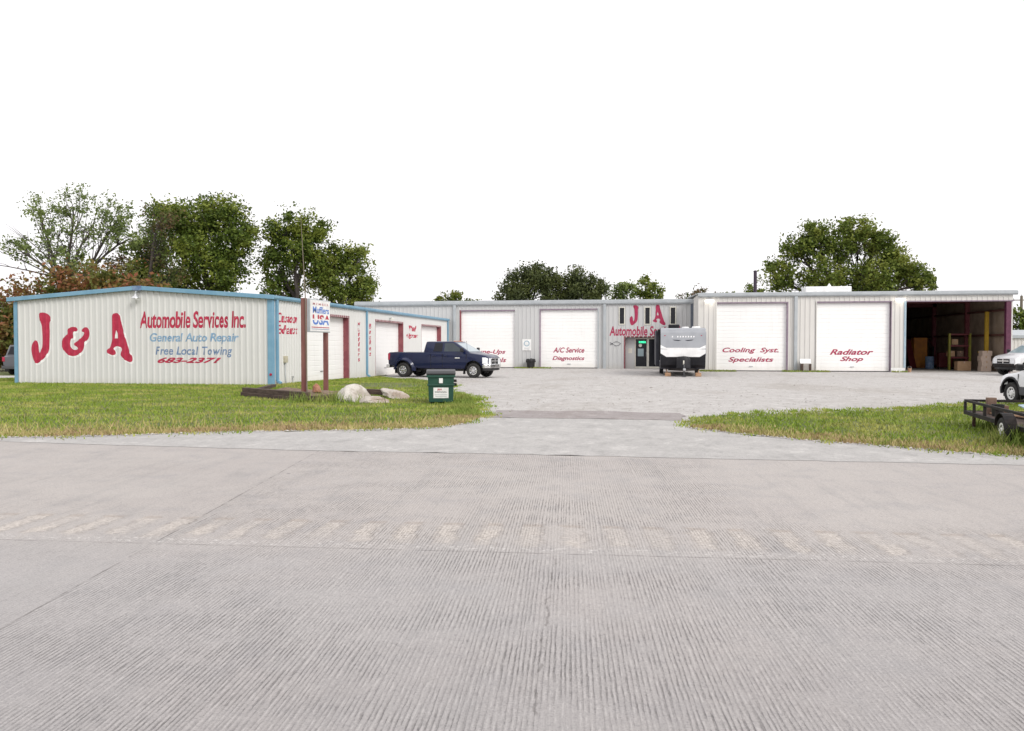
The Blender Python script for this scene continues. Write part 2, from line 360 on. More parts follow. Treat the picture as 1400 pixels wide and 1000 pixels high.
def tag(o, label=None, cat=None, group=None, kind=None):
    if label: o['label'] = label
    if cat: o['category'] = cat
    if group: o['group'] = group
    if kind: o['kind'] = kind
    return o
def thing(name, label, cat, loc, rz=0., group=None, world=True):
    o = bpy.data.objects.new(name, None); COL.objects.link(o); o.location = loc; o.rotation_euler = (0, 0, rz)
    o.empty_display_size = .3
    o['_off'] = tuple(loc) if world else (0., 0., 0.)
    return tag(o, label, cat, group)
def baked(o):
    dg = bpy.context.evaluated_depsgraph_get(); dg.update()
    me = bpy.data.meshes.new_from_object(o.evaluated_get(dg)); return me
def boolean(o, cutters):
    for q in [o] + cutters:
        b = bmesh.new(); b.from_mesh(q.data); bmesh.ops.remove_doubles(b, verts=b.verts, dist=1e-4); bmesh.ops.dissolve_degenerate(b, edges=b.edges, dist=1e-5); bmesh.ops.recalc_face_normals(b, faces=b.faces)
        if b.calc_volume(signed=True) < 0: bmesh.ops.reverse_faces(b, faces=b.faces)
        b.to_mesh(q.data); b.free()
        q.parent = None
    for c in cutters:
        m = o.modifiers.new('cut', 'BOOLEAN'); m.object = c; m.operation = 'DIFFERENCE'; m.solver = 'EXACT'; m.material_mode = 'TRANSFER'
    bpy.context.view_layer.update()
    me = baked(o); o.modifiers.clear(); o.data = me
    for c in cutters: bpy.data.objects.remove(c)
    bm = bmesh.new(); bm.from_mesh(me)
    for f in bm.faces: f.smooth = True
    for e in bm.edges: e.smooth = not (len(e.link_faces) == 2 and e.calc_face_angle(0) > R(38))
    bm.to_mesh(me); bm.free()
# ------------------------------------------------------------------ ground sheets
def sheet(name, poly, z, mat, kind='structure', jitter=0., step=.5, thick=0.):
    rnd = random.Random(name)
    pts = []
    for i, a in enumerate(poly):
        b = poly[(i + 1) % len(poly)]; L = math.hypot(b[0] - a[0], b[1] - a[1])
        n = max(1, int(L / step)) if jitter and L < 40 else 1
        for k in range(n):
            t = k / n; j = jitter if k else 0
            pts.append((a[0] + (b[0] - a[0]) * t + rnd.gauss(0, j), a[1] + (b[1] - a[1]) * t + rnd.gauss(0, j)))
    bm = bmesh.new(); f = bm.faces.new([bm.verts.new((x, y, 0)) for x, y in pts])
    bmesh.ops.triangulate(bm, faces=[f])
    for Y in BREAKS: bmesh.ops.bisect_plane(bm, geom=bm.verts[:] + bm.edges[:] + bm.faces[:], plane_co=(0, Y, 0), plane_no=(0, 1, 0), dist=1e-5)
    if thick:
        ed = [e for e in bm.edges if e.is_boundary]; r = bmesh.ops.extrude_edge_only(bm, edges=ed)
        for v in [q for q in r['geom'] if isinstance(q, bmesh.types.BMVert)]: v.co.z = -thick
    for v in bm.verts: v.co.z += h(v.co.y) + z
    bmesh.ops.recalc_face_normals(bm, faces=bm.faces)
    if sum(q.normal.z for q in bm.faces) < 0: bmesh.ops.reverse_faces(bm, faces=bm.faces)
    me = bpy.data.meshes.new(name); bm.to_mesh(me); bm.free(); me.materials.append(M[mat])
    o = bpy.data.objects.new(name, me); COL.objects.link(o); o['kind'] = kind; return o
sheet('ground', [(-3000, -60), (3000, -60), (3000, 4000), (-3000, 4000)], -.012, 'field')
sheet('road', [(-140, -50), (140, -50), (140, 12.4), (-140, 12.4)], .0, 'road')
sheet('gravel_lot', [(-26, 34), (-26, 59), (-26, 75), (45, 75), (60, 75), (60, 13), (.9, 13), (-3.4, 13), (-7, 13.5), (-26, 13.5)], -.004, 'gravel')
sheet('driveway_apron', [(-60, 11.75), (-11.5, 11.85), (-9.9, 11.72), (-9.09, 11.66), (-7.4, 11.57), (-4.7, 11.46), (-1.8, 11.54), (1.56, 11.50), (5.08, 11.5), (14, 11.45), (14, 11.62), (8, 12.2), (5.48, 12.7),
       (4.63, 13.0), (3.78, 13.6), (2.78, 14.2), (1.9, 15.1), (1.2, 15.9), (.93, 17.2), (-1.08, 17.25), (-3.2, 17.2), (-3.45, 16.4), (-3.8, 15.2), (-5, 14.6), (-7.18, 14.0), (-8.4, 13.4), (-9.67, 12.8), (-11.2, 12.35), (-60, 12.2)],
      .004, 'apron', jitter=.022, step=.22)
sheet('driveway_strip', [(-3.25, 17.19), (-1.08, 17.24), (.95, 17.19), (1.0, 18.97), (-.2, 19.15), (-1.23, 19.3), (-2.2, 19.12), (-3.35, 19.2)], .008, 'strip', jitter=.05, step=.25)
LAWN_L = [(-70, 11.95), (-14, 12.0), (-11.2, 12.25), (-9.67, 12.62), (-8.4, 13.2), (-7.18, 13.82), (-5, 14.41), (-3.75, 15.0), (-3.42, 16.0), (-3.46, 17.2), (-4.05, 19.5), (-4.7, 22.4), (-5.1, 23.7), (-6.0, 25.2),
          (-6.7, 26.8), (-7.3, 30), (-9.0, 33.6), (-10.6, 37), (-12.6, 40.3), (-14.05, 42.6), (-14.05, 44.5), (-26, 44.5), (-70, 44.5)]
LAWN_R = [(1.12, 17.8), (1.1, 17.0), (1.03, 15.75), (1.7, 15.0), (2.78, 14.02), (3.78, 13.45), (4.63, 12.82), (5.48, 12.46), (8, 11.95), (14, 11.62), (60, 11.62), (60, 29), (14, 25.8), (11, 24.4), (8.92, 23.1), (6.5, 21.0), (4.1, 19.8), (2.18, 18.7)]
sheet('lawn', LAWN_L, .010, 'lawn', jitter=.10, step=.3)
sheet('lawn', LAWN_R, .010, 'lawn', jitter=.10, step=.3)
sheet('lane', [(-90, 34.6), (-25.3, 34.6), (-25.3, 39.6), (-90, 39.6)], .012, 'gravel')
# ------------------------------------------------------------------ buildings: ribbed walls
def ribprof(p, wt, ws, dp):
    def dfun(s):
        q = s % p - p / 2; a = abs(q)
        return dp if a <= wt / 2 + 1e-6 else (dp * (1 - (a - wt / 2) / ws) if a < wt / 2 + ws else 0.)
    def brk(s0, s1):
        out = []
        k = math.floor(s0 / p) - 1
        while k * p < s1 + p:
            c = k * p + p / 2
            out += [c - wt / 2 - ws, c - wt / 2, c + wt / 2, c + wt / 2 + ws]; k += 1
        return [q for q in out if s0 + 1e-4 < q < s1 - 1e-4]
    return dfun, brk
RIB_L = ribprof(.25, .05, .024, .036)
RIB_M = ribprof(.305, .05, .022, .034)
def ribwall(mb, P, rib, s0, s1, zb, zt, openings=()):
    dfun, brk = rib; cuts = sorted({s0, s1, *[q for o in openings for q in o[:2] if s0 < q < s1], *brk(s0, s1)})
    for a, b in zip(cuts, cuts[1:]):
        m = (a + b) / 2; zs = [(None, None)]
        ops = sorted([o for o in openings if o[0] < m < o[1]], key=lambda o: o[2])
        lo = zb; spans = []
        for o in ops:
            if o[2] > lo + 1e-3: spans.append((lo, o[2]))
            lo = o[3]
        spans.append((lo, None))
        for z0, z1 in spans:
            za = z1 if z1 is not None else zt(a); zc = z1 if z1 is not None else zt(b)
            mb.add([P(a, dfun(a), z0), P(b, dfun(b), z0), P(b, dfun(b), zc), P(a, dfun(a), za)], [(0, 1, 2, 3)])
def slatdoor(mb, P, s0, s1, z0, z1, rec, pitch=.24, dp=.016):
    z = z0; zs = []
    while z < z1 - .02:
        t = min(z + pitch, z1); zs += [(z, -rec - dp), (z + .024, -rec), (t - .012, -rec)]; z = t
    zs.append((z1, -rec - dp))
    for (a, da), (b, db) in zip(zs, zs[1:]): mb.add([P(s0, da, a), P(s1, da, a), P(s1, db, b), P(s0, db, b)], [(0, 1, 2, 3)])
# text ---------------------------------------------------------------------
def textbm(body, bold=.0, shear=0., line=1., space=1.):
    cu = bpy.data.curves.new('lettering', 'FONT'); cu.body = body; cu.shear = shear; cu.offset = bold; cu.size = 1.; cu.align_x = 'CENTER'
    cu.space_line = line; cu.space_character = space; cu.resolution_u = 4
    o = bpy.data.objects.new('lettering', cu); COL.objects.link(o); bpy.context.view_layer.update()
    me = baked(o); bm = bmesh.new(); bm.from_mesh(me); bpy.data.objects.remove(o); bpy.data.meshes.remove(me)
    return bm
def polybm(polys):
    bm = bmesh.new()
    for outer, hole in polys:
        from mathutils.geometry import tessellate_polygon
        loops = [[Vector((x, y, 0)) for x, y in outer]] + ([[Vector((x, y, 0)) for x, y in hole]] if hole else [])
        vs = [bm.verts.new(v) for l in loops for v in l]
        for t in tessellate_polygon(loops): bm.faces.new([vs[i] for i in t])
    return bm
def paint(bm, name, P, rib, box, mat, parent, lift=.004, off=(0, 0), zprof=None, label=None):
    """fit a flat outline into box=(s0,z0,s1,z1) and lay it on the wall, following its ribs"""
    xs = [v.co.x for v in bm.verts]; ys = [v.co.y for v in bm.verts]
    x0, x1, y0, y1 = min(xs), max(xs), min(ys), max(ys); s0, z0, s1, z1 = box
    for v in bm.verts:
        v.co = Vector((s0 + (v.co.x - x0) / (x1 - x0) * (s1 - s0) + off[0], z0 + (v.co.y - y0) / (y1 - y0) * (z1 - z0) + off[1], 0))
    if rib:
        for q in rib[1](min(v.co.x for v in bm.verts), max(v.co.x for v in bm.verts)):
            bmesh.ops.bisect_plane(bm, geom=bm.verts[:] + bm.edges[:] + bm.faces[:], plane_co=(q, 0, 0), plane_no=(1, 0, 0), dist=1e-6)
    for v in bm.verts:
        dd = rib[0](v.co.x) if rib else 0.
        v.co = Vector(P(v.co.x, dd + lift, v.co.y)) - Vector(parent['_off'])
    me = bpy.data.meshes.new(name); bm.to_mesh(me); bm.free(); me.materials.append(M[mat])
    o = bpy.data.objects.new(name, me); COL.objects.link(o); o.parent = parent; o['_off'] = tuple(parent['_off'])
    if label: o['label'] = label
    return o
def smooth_poly(p, it=2):
    for _ in range(it):
        q = []
        for a, b in zip(p, p[1:] + p[:1]): q += [(a[0] * .75 + b[0] * .25, a[1] * .75 + b[1] * .25), (a[0] * .25 + b[0] * .75, a[1] * .25 + b[1] * .75)]
        p = q
    return p
flip = lambda l: [(x, -y) for x, y in l]
J_ = flip([(340, 305), (365, 297), (400, 303), (430, 330), (436, 360), (425, 378), (422, 400), (424, 470), (420, 560), (418, 610), (400, 655), (370, 690), (330, 725), (312, 730), (295, 715), (280, 670), (272, 620), (275, 575), (290, 545), (310, 530), (325, 545), (332, 580), (333, 620), (340, 643), (352, 630), (362, 590), (365, 520), (362, 440), (358, 380), (342, 350), (338, 325)])
A_ = flip([(985, 300), (1015, 300), (1030, 320), (1035, 360), (1050, 420), (1070, 500), (1085, 560), (1100, 610), (1110, 645), (1125, 660), (1130, 700), (1115, 720), (1085, 710), (1050, 685), (1030, 660), (1032, 635), (1045, 610), (1035, 590), (1010, 580), (985, 585), (975, 605), (990, 625), (993, 645), (975, 660), (950, 655), (925, 640), (918, 625), (930, 605), (945, 595), (955, 560), (965, 520), (963, 460), (968, 400), (965, 350), (970, 315)])
AH_ = flip([(997, 445), (1008, 470), (1015, 515), (985, 515), (988, 480)])
E_ = flip([(585, 450), (600, 428), (630, 420), (660, 428), (668, 448), (655, 463), (640, 458), (630, 475), (635, 500), (632, 520), (612, 518), (602, 545), (603, 585), (620, 608), (650, 617), (670, 605), (660, 590), (640, 578), (640, 555), (665, 540), (690, 520), (715, 490), (722, 470), (712, 465), (700, 462), (700, 445), (720, 428), (745, 425), (762, 450), (765, 490), (750, 530), (720, 550), (718, 590), (705, 625), (670, 655), (625, 670), (580, 655), (550, 620), (535, 570), (545, 520), (570, 490), (590, 480)])
def grow(poly, t):
    n = len(poly); ar = sum(poly[i][0] * poly[(i + 1) % n][1] - poly[(i + 1) % n][0] * poly[i][1] for i in range(n)); sg = 1 if ar > 0 else -1; out = []
    for i in range(n):
        a, b, c = poly[i - 1], poly[i], poly[(i + 1) % n]; dx, dy = c[0] - a[0], c[1] - a[1]; L = math.hypot(dx, dy) or 1
        out.append((b[0] + sg * dy / L * t, b[1] - sg * dx / L * t))
    return out
# ================================================================== the gabled sign building
XL, XS, YF, YB = -25.30, -14.1, 29.65, 59.25
XC = (XL + XS) / 2; EAVE, APEX = 3.38, 3.80
PF = lambda s, d_, z: (s, YF - d_, z)
PS = lambda s, d_, z: (XS + d_, s, z)
sb = thing('metal_shop', 'low white metal shop with blue trim and a big red J & A on its gable', 'shop building', (XC, YF, 0))
gable = lambda s: APEX - (APEX - EAVE) * abs(s - XC) / (XS - XC)
m = MB(); ribwall(m, PF, RIB_L, XL, XS, -.02, gable); m.build('front_wall', 'siding_white', sb)
SD = [(32.45, 38.1, -.3, 2.90), (42.2, 47.4, -.3, 2.86), (51.7, 57.0, -.3, 2.84)]
m = MB(); ribwall(m, PS, RIB_L, YF, YB, -.2, lambda s: EAVE, SD); m.build('side_wall', 'siding_white', sb)
m = MB().box(XL, XL + .05, YF + .03, YB, -.2, EAVE).box(XL + .05, XS - .03, YB - .05, YB, -.2, EAVE).build('rear_wall', 'siding_white', sb)
m = MB()
for sx, xe in ((-1, XL - .18), (1, XS + .12)):
    a = [(XC, APEX + .02), (xe, EAVE + .02 - .01), (xe, EAVE + .06), (XC, APEX + .08)]
    m.prism(a, lambda x, z, y: (x, y, z), YF - .10, YB)
m.build('roof', 'roof', sb)
m = MB()
for xe in (XL - .25, XS + .16):
    a = [(XC, APEX - .03), (xe, EAVE - .03), (xe, EAVE + .135), (XC, APEX + .135)]
    m.prism(a, lambda x, z, y: (x, y, z), YF - .18, YF - .102)
m.build('rake_trim', 'blue_trim', sb, .012)
MB().box(XC - .19, XC + .19, YF - .2, YF - .181, APEX - .05, APEX + .13).build('ridge_cap', 'slate_paint', sb)
m = MB(); m.prism([(XS + .005, EAVE - .03), (XS + .13, EAVE - .03), (XS + .17, EAVE + .04), (XS + .17, EAVE + .13), (XS + .005, EAVE + .13)], lambda x, z, y: (x, y, z), YF - .10, YB)
m.build('gutter', 'blue_trim', sb, .01)
MB().box(XL - .03, XL + .13, YF - .05, YF - .024, -.02, EAVE - .035).box(XL - .03, XL - .004, YF - .023, YF + .2, -.02, EAVE - .035).build('corner_trim', 'blue_trim', sb)
MB().box(XS - .15, XS + .05, YF - .05, YF - .024, -.02, EAVE - .035).box(XS + .024, XS + .05, YF - .023, YF + .16, -.02, EAVE - .035).build('corner_trim', 'blue_trim', sb)
def downspout(parent, P, s, ztop, zbot, mat, w=.11, kick=True):
    f = lambda a, b, c: P(a, b, c)
    pts = [f(s, .09, ztop), f(s, .09, zbot + .16)] + ([f(s, .25, zbot + .06)] if kick else [f(s, .09, zbot)])
    b = MB()
    for p, q in zip(pts, pts[1:]): b.beam(p, q, w, w * .8, up=(P(0, 1, 0)[0] - P(0, 0, 0)[0], P(0, 1, 0)[1] - P(0, 0, 0)[1], 0))
    return b.build('downspout', mat, parent, .015)
downspout(sb, PS, YF + .3, EAVE - .03, 0, 'blue_trim', .13)
downspout(sb, PS, 40.65, EAVE - .03, h(40.6), 'blue_trim', .12)
downspout(sb, PS, 59.0, EAVE - .03, h(58), 'blue_trim', .12)
for (a, b, z0, z1) in SD:
    gz = h((a + b) / 2) - .02
    dm = MB(); slatdoor(dm, PS, a, b, gz, z1, .26, .23, .01); dr = dm.build('roll_up_door', 'door', sb)
    MB().box(XS - .27, XS + .035, b - .002, b + .10, gz, z1 + .10).box(XS - .27, XS + .035, a - .10, a + .002, gz, z1 + .10).box(XS - .27, XS + .034, a + .002, b - .002, z1 + .002, z1 + .10).build('door_frame', 'maroon', sb)
    MB().box(XS - .258, XS - .225, (a + b) / 2 - .15, (a + b) / 2 + .15, gz + .42, gz + .46).build('handle', 'steel', dr)
# painted lettering on the gable
for nm, poly, hole, bx in (('J', J_, None, (-24.57, .82, -23.66, 2.90)), ('and', E_, None, (-23.16, 1.12, -21.93, 2.31)), ('A', A_, AH_, (-21.16, .88, -20.04, 2.86))):
    g2 = .045
    sx = (bx[2] - bx[0]) / (max(p[0] for p in poly) - min(p[0] for p in poly))
    bmw = polybm([(smooth_poly(grow(poly, 4.5)), None)])
    paint(bmw, 'letter_outline', PF, RIB_L, (bx[0] - 4.5 * sx, bx[1] - 4.5 * sx, bx[2] + 4.5 * sx, bx[3] + 4.5 * sx), 'white_paint', sb, .004, off=(.05, -.05))
    bmr = polybm([(smooth_poly(poly), hole)])
    paint(bmr, 'letter', PF, RIB_L, bx, 'red_paint', sb, .008, label='big red letter of the J & A sign')
paint(textbm('Automobile Services Inc.', .026, .12), 'lettering', PF, RIB_L, (-19.7, 2.24, -15.17, 2.92), 'red_paint', sb, label='red lettering Automobile Services Inc.')
paint(textbm('General Auto Repair', .020, .16), 'lettering', PF, RIB_L, (-19.28, 1.60, -15.47, 2.05), 'blue_paint', sb, label='light blue lettering General Auto Repair')
paint(textbm('Free Local Towing', .018, .16, space=1.12), 'lettering', PF, RIB_L, (-19.03, 1.08, -15.76, 1.51), 'slate_paint', sb, label='slate blue lettering Free Local Towing')
paint(textbm('683-2371', .042, .45, space=1.05), 'lettering', PF, RIB_L, (-18.96, .85, -16.21, 1.08), 'red_paint', sb, label='wide red phone number 683-2371')
paint(textbm('Custom', .02, .25), 'lettering', PS, RIB_L, (30.1, 2.47, 32.05, 2.87), 'red_paint', sb, label='red lettering Custom')
paint(textbm('Exhaust', .02, .25), 'lettering', PS, RIB_L, (30.08, 2.01, 32.07, 2.38), 'red_paint', sb, label='red lettering Exhaust')
paint(textbm('\n'.join('Mufflers'), .02, .2, .8), 'lettering', PS, RIB_L, (39.36, .72, 39.83, 2.75), 'red_paint', sb, label='red stacked letters Mufflers')
paint(textbm('\n'.join('Brakes'), .02, .2, .8), 'lettering', PS, RIB_L, (41.2, .98, 41.6, 2.70), 'red_paint', sb, label='red stacked letters Brakes')
paint(textbm('Wheel', .03, .25), 'lettering', PS, RIB_L, (48.8, 2.42, 50.4, 2.78), 'red_paint', sb, label='red lettering Wheel')
paint(textbm('Alignment', .03, .25), 'lettering', PS, RIB_L, (48.1, 1.93, 50.85, 2.30), 'red_paint', sb, label='red lettering Alignment')
# floodlight under the ridge, lamp over the second door, meter box, hose tap
m = MB(); m.tube([(XC - .02, YF - .02, APEX - .12), (XC - .02, YF - .22, APEX - .10), (XC - .02, YF - .24, APEX - .2)], .025)
fl = m.build('flood_lamp', 'grey_trim', sb)
MB().lathe([(.04, .0), (.07, -.06), (.16, -.14), (.17, -.17)], (XC - .02, YF - .24, APEX - .2), n=20).build('lamp_shade', 'silver', fl, smooth=True)
MB().lathe([(.0, -.19), (.06, -.17), (.06, -.1), (.0, -.06)], (XC - .02, YF - .24, APEX - .2), n=14).build('bulb', 'white_paint', fl, smooth=True)
m = MB(); m.tube([(XS + .02, 44.8, 3.1), (XS + .16, 44.8, 3.12)], .02); fl = m.build('flood_lamp', 'grey_trim', sb)
MB().lathe([(.04, .0), (.1, -.06), (.14, -.1)], (XS + .17, 44.8, 3.12), n=16).build('lamp_shade', 'cream', fl, smooth=True)
mb_ = MB().box(XS + .024, XS + .12, 30.6, 30.88, .86, 1.13).build('meter_box', 'beige', sb, .012)
MB().tube([(XS + .05, 30.74, .86), (XS + .05, 30.74, .4), (XS + .06, 30.82, .0)], .016, 6).build('conduit', 'grey_trim', mb_)
MB().tube([(XS + .04, 31.45, .0), (XS + .04, 31.45, .22), (XS + .10, 31.45, .24)], .02, 6).lathe([(.0, -.015), (.045, -.015), (.045, .015), (.0, .015)], (XS + .06, 31.45, .27)).build('water_tap', 'steel', sb)
MB().lathe([(.0, -.02), (.05, -.02), (.05, .02), (.0, .02)], (XS - .02, YF - .06, .42), 'y').build('tap_wheel', 'red_lens', sb)
# ================================================================== long garage
YM, YR = 59.4, 54.6
XM0, XM1, XR1 = -21.3, 4.05, 23.24
PM = lambda s, d_, z: (s, YM - d_, z)
PR = lambda s, d_, z: (s, YR - d_, z)
PL = lambda s, d_, z: (XM1 - d_, s, z)
GZ = -.19
ga = thing('metal_garage', 'long grey metal garage wing with two white roll-up doors and a recessed glass office entry', 'garage building', (-8, YM, -.17))
ENT = (-.82, 3.0, GZ, 2.10)
WIN = [(-1.24, -.92, 3.10, 4.26), (.60, .92, 3.09, 4.26), (2.42, 2.74, 3.08, 4.25)]
DM = [(-13.1, -8.98, GZ, 4.08), (-7.06, -2.84, GZ, 4.14)]
m = MB(); ribwall(m, PM, RIB_M, XM0, XM1, GZ, lambda s: 4.8, DM + [ENT] + WIN); m.build('front_wall', 'siding_grey', ga)
MB().box(XM0, XM0 + .05, YM + .03, YM + 20, GZ, 4.8).box(XM0 + .05, XM1 + 4, YM + 19.95, YM + 20, GZ, 5.2).build('rear_wall', 'siding_grey', ga)
m = MB(); m.prism([(YM - .1, 4.80), (YM + 10, 5.2), (YM + 20.1, 4.8), (YM + 20.1, 4.86), (YM + 10, 5.27), (YM - .1, 4.87)], lambda y, z, x: (x, y, z), XM0 - .1, XM1 - .01); m.build('roof', 'roof', ga)
m = MB(); m.prism([(YM - .005, 4.52), (YM - .14, 4.52), (YM - .2, 4.62), (YM - .2, 4.82), (YM - .005, 4.82)], lambda y, z, x: (x, y, z), XM0 - .12, XM1 - .03); m.build('gutter', 'grey_trim', ga, .015)
for x in (-13.56, -2.33): downspout(ga, PM, x, 4.52, GZ, 'grey_trim', .2, False)
MB().box(XM1 - .22, XM1 - .035, YM - .12, YM - .03, GZ, 4.51).build('corner_trim', 'dark_trim', ga)
def jamb(parent, P, a, b, gz, z1, rec, mats, w=.09):
    def bx(s0, s1, z0, z2, e=0.):
        p = P(s0, -rec, z0); q = P(s1, .034 + e, z2)
        return MB().box(min(p[0], q[0]), max(p[0], q[0]), min(p[1], q[1]), max(p[1], q[1]), z0, z2)
    bx(a - w, a + .002, gz, z1 + w).build('door_frame', mats[0], parent)
    bx(b - .002, b + w, gz, z1 + w).build('door_frame', mats[1], parent)
    bx(a + .002, b - .002, z1 + .002, z1 + w, .002).build('door_frame', mats[2], parent)
def garage_door(parent, P, a, b, z1, mats):
    dm = MB(); slatdoor(dm, P, a, b, GZ + .01, z1, .14, .245, .02); dr = dm.build('roll_up_door', 'door', parent)
    dm = MB(); p = P(a, -.13, 0); q = P(b, -.115, 0)
    dm.box(min(p[0], q[0]), max(p[0], q[0]), min(p[1], q[1]), max(p[1], q[1]), GZ + .0, GZ + .07).build('bottom_seal', 'rubber', dr)
    s_ = (a + b) / 2; p = P(s_ - .12, -.139, 0); q = P(s_ + .12, -.10, 0)
    MB().box(min(p[0], q[0]), max(p[0], q[0]), min(p[1], q[1]), max(p[1], q[1]), .12, .17).build('handle', 'steel', dr)
    jamb(parent, P, a, b, GZ, z1, .15, mats)
    return dr
garage_door(ga, PM, *DM[0][:2], DM[0][3], ('maroon', 'siding_grey', 'plum'))
garage_door(ga, PM, *DM[1][:2], DM[1][3], ('plum', 'grey_trim', 'plum'))
D_ = dict(rib=None, lift=-.136)
def dl(body, bx, P, parent, bold=.022, shear=.3, sp=1., mat='crimson'): paint(textbm(body, bold, shear, space=sp), 'lettering', P, None, bx, mat, parent, -.132, label='crimson lettering ' + body)
dl('Tune-Ups', (-12.1, .80, -9.72, 1.20), PM, ga); dl('Overhauls', (-12.35, .26, -9.66, .60), PM, ga)
dl('A/C Service', (-6.14, .98, -3.82, 1.37), PM, ga, .02); dl('Diagnostics', (-6.19, .34, -3.81, .72), PM, ga, .022)
# windows
for (a, b, z0, z1) in WIN:
    f = MB()
    f.box(a - .07, a, YM - .06, YM + .06, z0 - .07, z1 + .07).box(b, b + .07, YM - .06, YM + .06, z0 - .07, z1 + .07).box(a, b, YM - .059, YM + .06, z1, z1 + .07).box(a, b, YM - .059, YM + .06, z0 - .07, z0)
    wf = f.build('window', 'cream', ga, .006)
    MB().box(a, b, YM + .01, YM + .02, z0, z1).build('pane', 'glass_dark', wf)
# office entry
e0, e1, _, ez = ENT; ER = YM + .55
MB().box(e0 - .02, e0 - .001, YM + .0, ER, GZ, ez).box(e1 + .001, e1 + .02, YM, ER, GZ, ez).box(e0 - .02, e1 + .02, YM, ER, ez + .001, ez + .02).build('entry_reveal', 'maroon', ga)
MB().box(e0, -.16, ER - .03, ER, GZ, ez).build('entry_panel', 'siding_grey', ga)
MB().box(e0 - .1, e1 + .1, YM - .03, YM + .03, ez + .021, ez + .1).box(e0 - .1, e0 - .021, YM - .034, YM + .03, GZ, ez + .1).build('entry_trim', 'maroon', ga)
def glassdoor(x0, x1, sign):
    f = MB(); w_ = .075
    f.box(x0, x0 + w_, ER - .05, ER, GZ, ez - .04).box(x1 - w_, x1, ER - .05, ER, GZ, ez - .04).box(x0 + w_, x1 - w_, ER - .049, ER, ez - .04 - w_, ez - .04).box(x0 + w_, x1 - w_, ER - .049, ER, GZ, GZ + .16)
    o = f.build('glass_door', 'cream', ga, .005)
    MB().box(x0 + w_, x1 - w_, ER - .03, ER - .02, GZ + .16, ez - .04 - w_).build('pane', 'glass_dark', o)
    MB().tube([(x1 - .11, ER - .1, .7), (x1 - .11, ER - .1, 1.05)], .014, 6).box(x1 - .12, x1 - .10, ER - .1, ER - .04, .71, .73).box(x1 - .12, x1 - .10, ER - .1, ER - .04, 1.02, 1.04).build('handle', 'steel', o)
    return o
gd = glassdoor(-.15, .80, True); glassdoor(.81, 1.85, False); glassdoor(1.86, 2.99, False)
MB().box(.08, .5, ER - .055, ER - .035, .72, 1.28).build('notice', 'glass_pale', gd)
MB().lathe([(.0, 0), (.12, 0), (.12, .01), (.0, .01)], (.26, ER - .05, 1.52), 'y', 16).build('sticker', 'cream', gd)
PE = lambda s, d_, z: (s, ER - .06 - d_, z)
op = tag(MB().box(.14, .66, ER - .06, ER - .035, 1.68, 1.84).build('open_sign', 'black'), 'small green lit OPEN sign in the glass office door', 'neon sign')
op['_off'] = (0, 0, 0)
f = MB(); f.box(.15, .65, ER - .066, ER - .061, 1.69, 1.70).box(.15, .65, ER - .066, ER - .061, 1.82, 1.83).box(.15, .16, ER - .066, ER - .061, 1.701, 1.819).box(.64, .65, ER - .066, ER - .061, 1.701, 1.819).build('tube_border', 'neon', op)
paint(textbm('OPEN', .02), 'lettering', PE, None, (.18, 1.71, .62, 1.81), 'neon', op, .004)
MB().box(-.62, -.34, ER - .05, ER - .031, .95, 1.3).build('notice', 'cream', ga)
# letters above the entry
paint(polybm([(smooth_poly(J_), None)]), 'letter', PM, RIB_M, (-.52, 2.98, .12, 4.45), 'crimson', ga, .006, label='tall crimson letter J')
paint(polybm([(smooth_poly(A_), AH_)]), 'letter', PM, RIB_M, (1.15, 2.98, 2.05, 4.47), 'crimson', ga, .006, label='tall crimson letter A')
paint(textbm('Automobile Services Inc.', .026, .12), 'lettering', PM, RIB_M, (-1.98, 2.22, 3.72, 2.93), 'crimson', ga, .006, label='crimson lettering Automobile Services Inc.')
fish = [[(-1.95 + .80 * t, 1.64 + .15 * math.sin(math.pi * (t * 1.28 - .28) if t > .219 else (t - .219) * 3.0) * sg) for t in [k / 24 for k in range(25)]] for sg in (1, -1)]
m = MB()
for cv in fish:
    for (a, b), (c, e) in zip(cv, cv[1:]): m.beam((a, YM - .034, b), (c, YM - .034, e), .03, .012, up=(0, 1, 0))
m.build('fish_symbol', 'dark_line', ga)
# ================================================================== forward block
bl = thing('metal_workshop', 'taller pale metal workshop block with two white roll-up doors and an open bay', 'workshop building', (13.6, YR, -.17))
DR = [(5.21, 9.65, GZ, 4.28), (11.52, 16.0, GZ, 4.28)]
BAY = (16.95, 23.1, GZ, 4.36)
m = MB(); ribwall(m, PR, RIB_M, XM1, XR1, GZ, lambda s: 4.92, DR + [BAY]); m.build('front_wall', 'siding_warm', bl)
m = MB(); ribwall(m, PL, RIB_M, YR, YM - .04, GZ, lambda s: 4.9); m.build('side_wall', 'siding_warm', bl)
m = MB(); m.prism([(YR - .1, 4.92), (YR + 11, 5.25), (YR + 22.1, 4.92), (YR + 22.1, 4.98), (YR + 11, 5.32), (YR - .1, 4.99)], lambda y, z, x: (x, y, z), XM1 - .06, XR1 + .2); m.build('roof', 'roof', bl)
m = MB(); m.prism([(YR - .005, 4.70), (YR - .14, 4.70), (YR - .2, 4.78), (YR - .2, 4.955), (YR - .005, 4.955)], lambda y, z, x: (x, y, z), XM1 - .08, XR1 + .22); m.build('gutter', 'grey_trim', bl, .015)
downspout(bl, PR, 10.2, 4.7, GZ, 'grey_trim', .2, False)
MB().box(XM1 - .034, XM1 + .12, YR - .05, YR - .028, GZ, 4.69).build('corner_trim', 'siding_warm', bl)
garage_door(bl, PR, *DR[0][:2], DR[0][3], ('siding_warm', 'plum', 'plum'))
garage_door(bl, PR, *DR[1][:2], DR[1][3], ('siding_warm', 'plum', 'plum'))
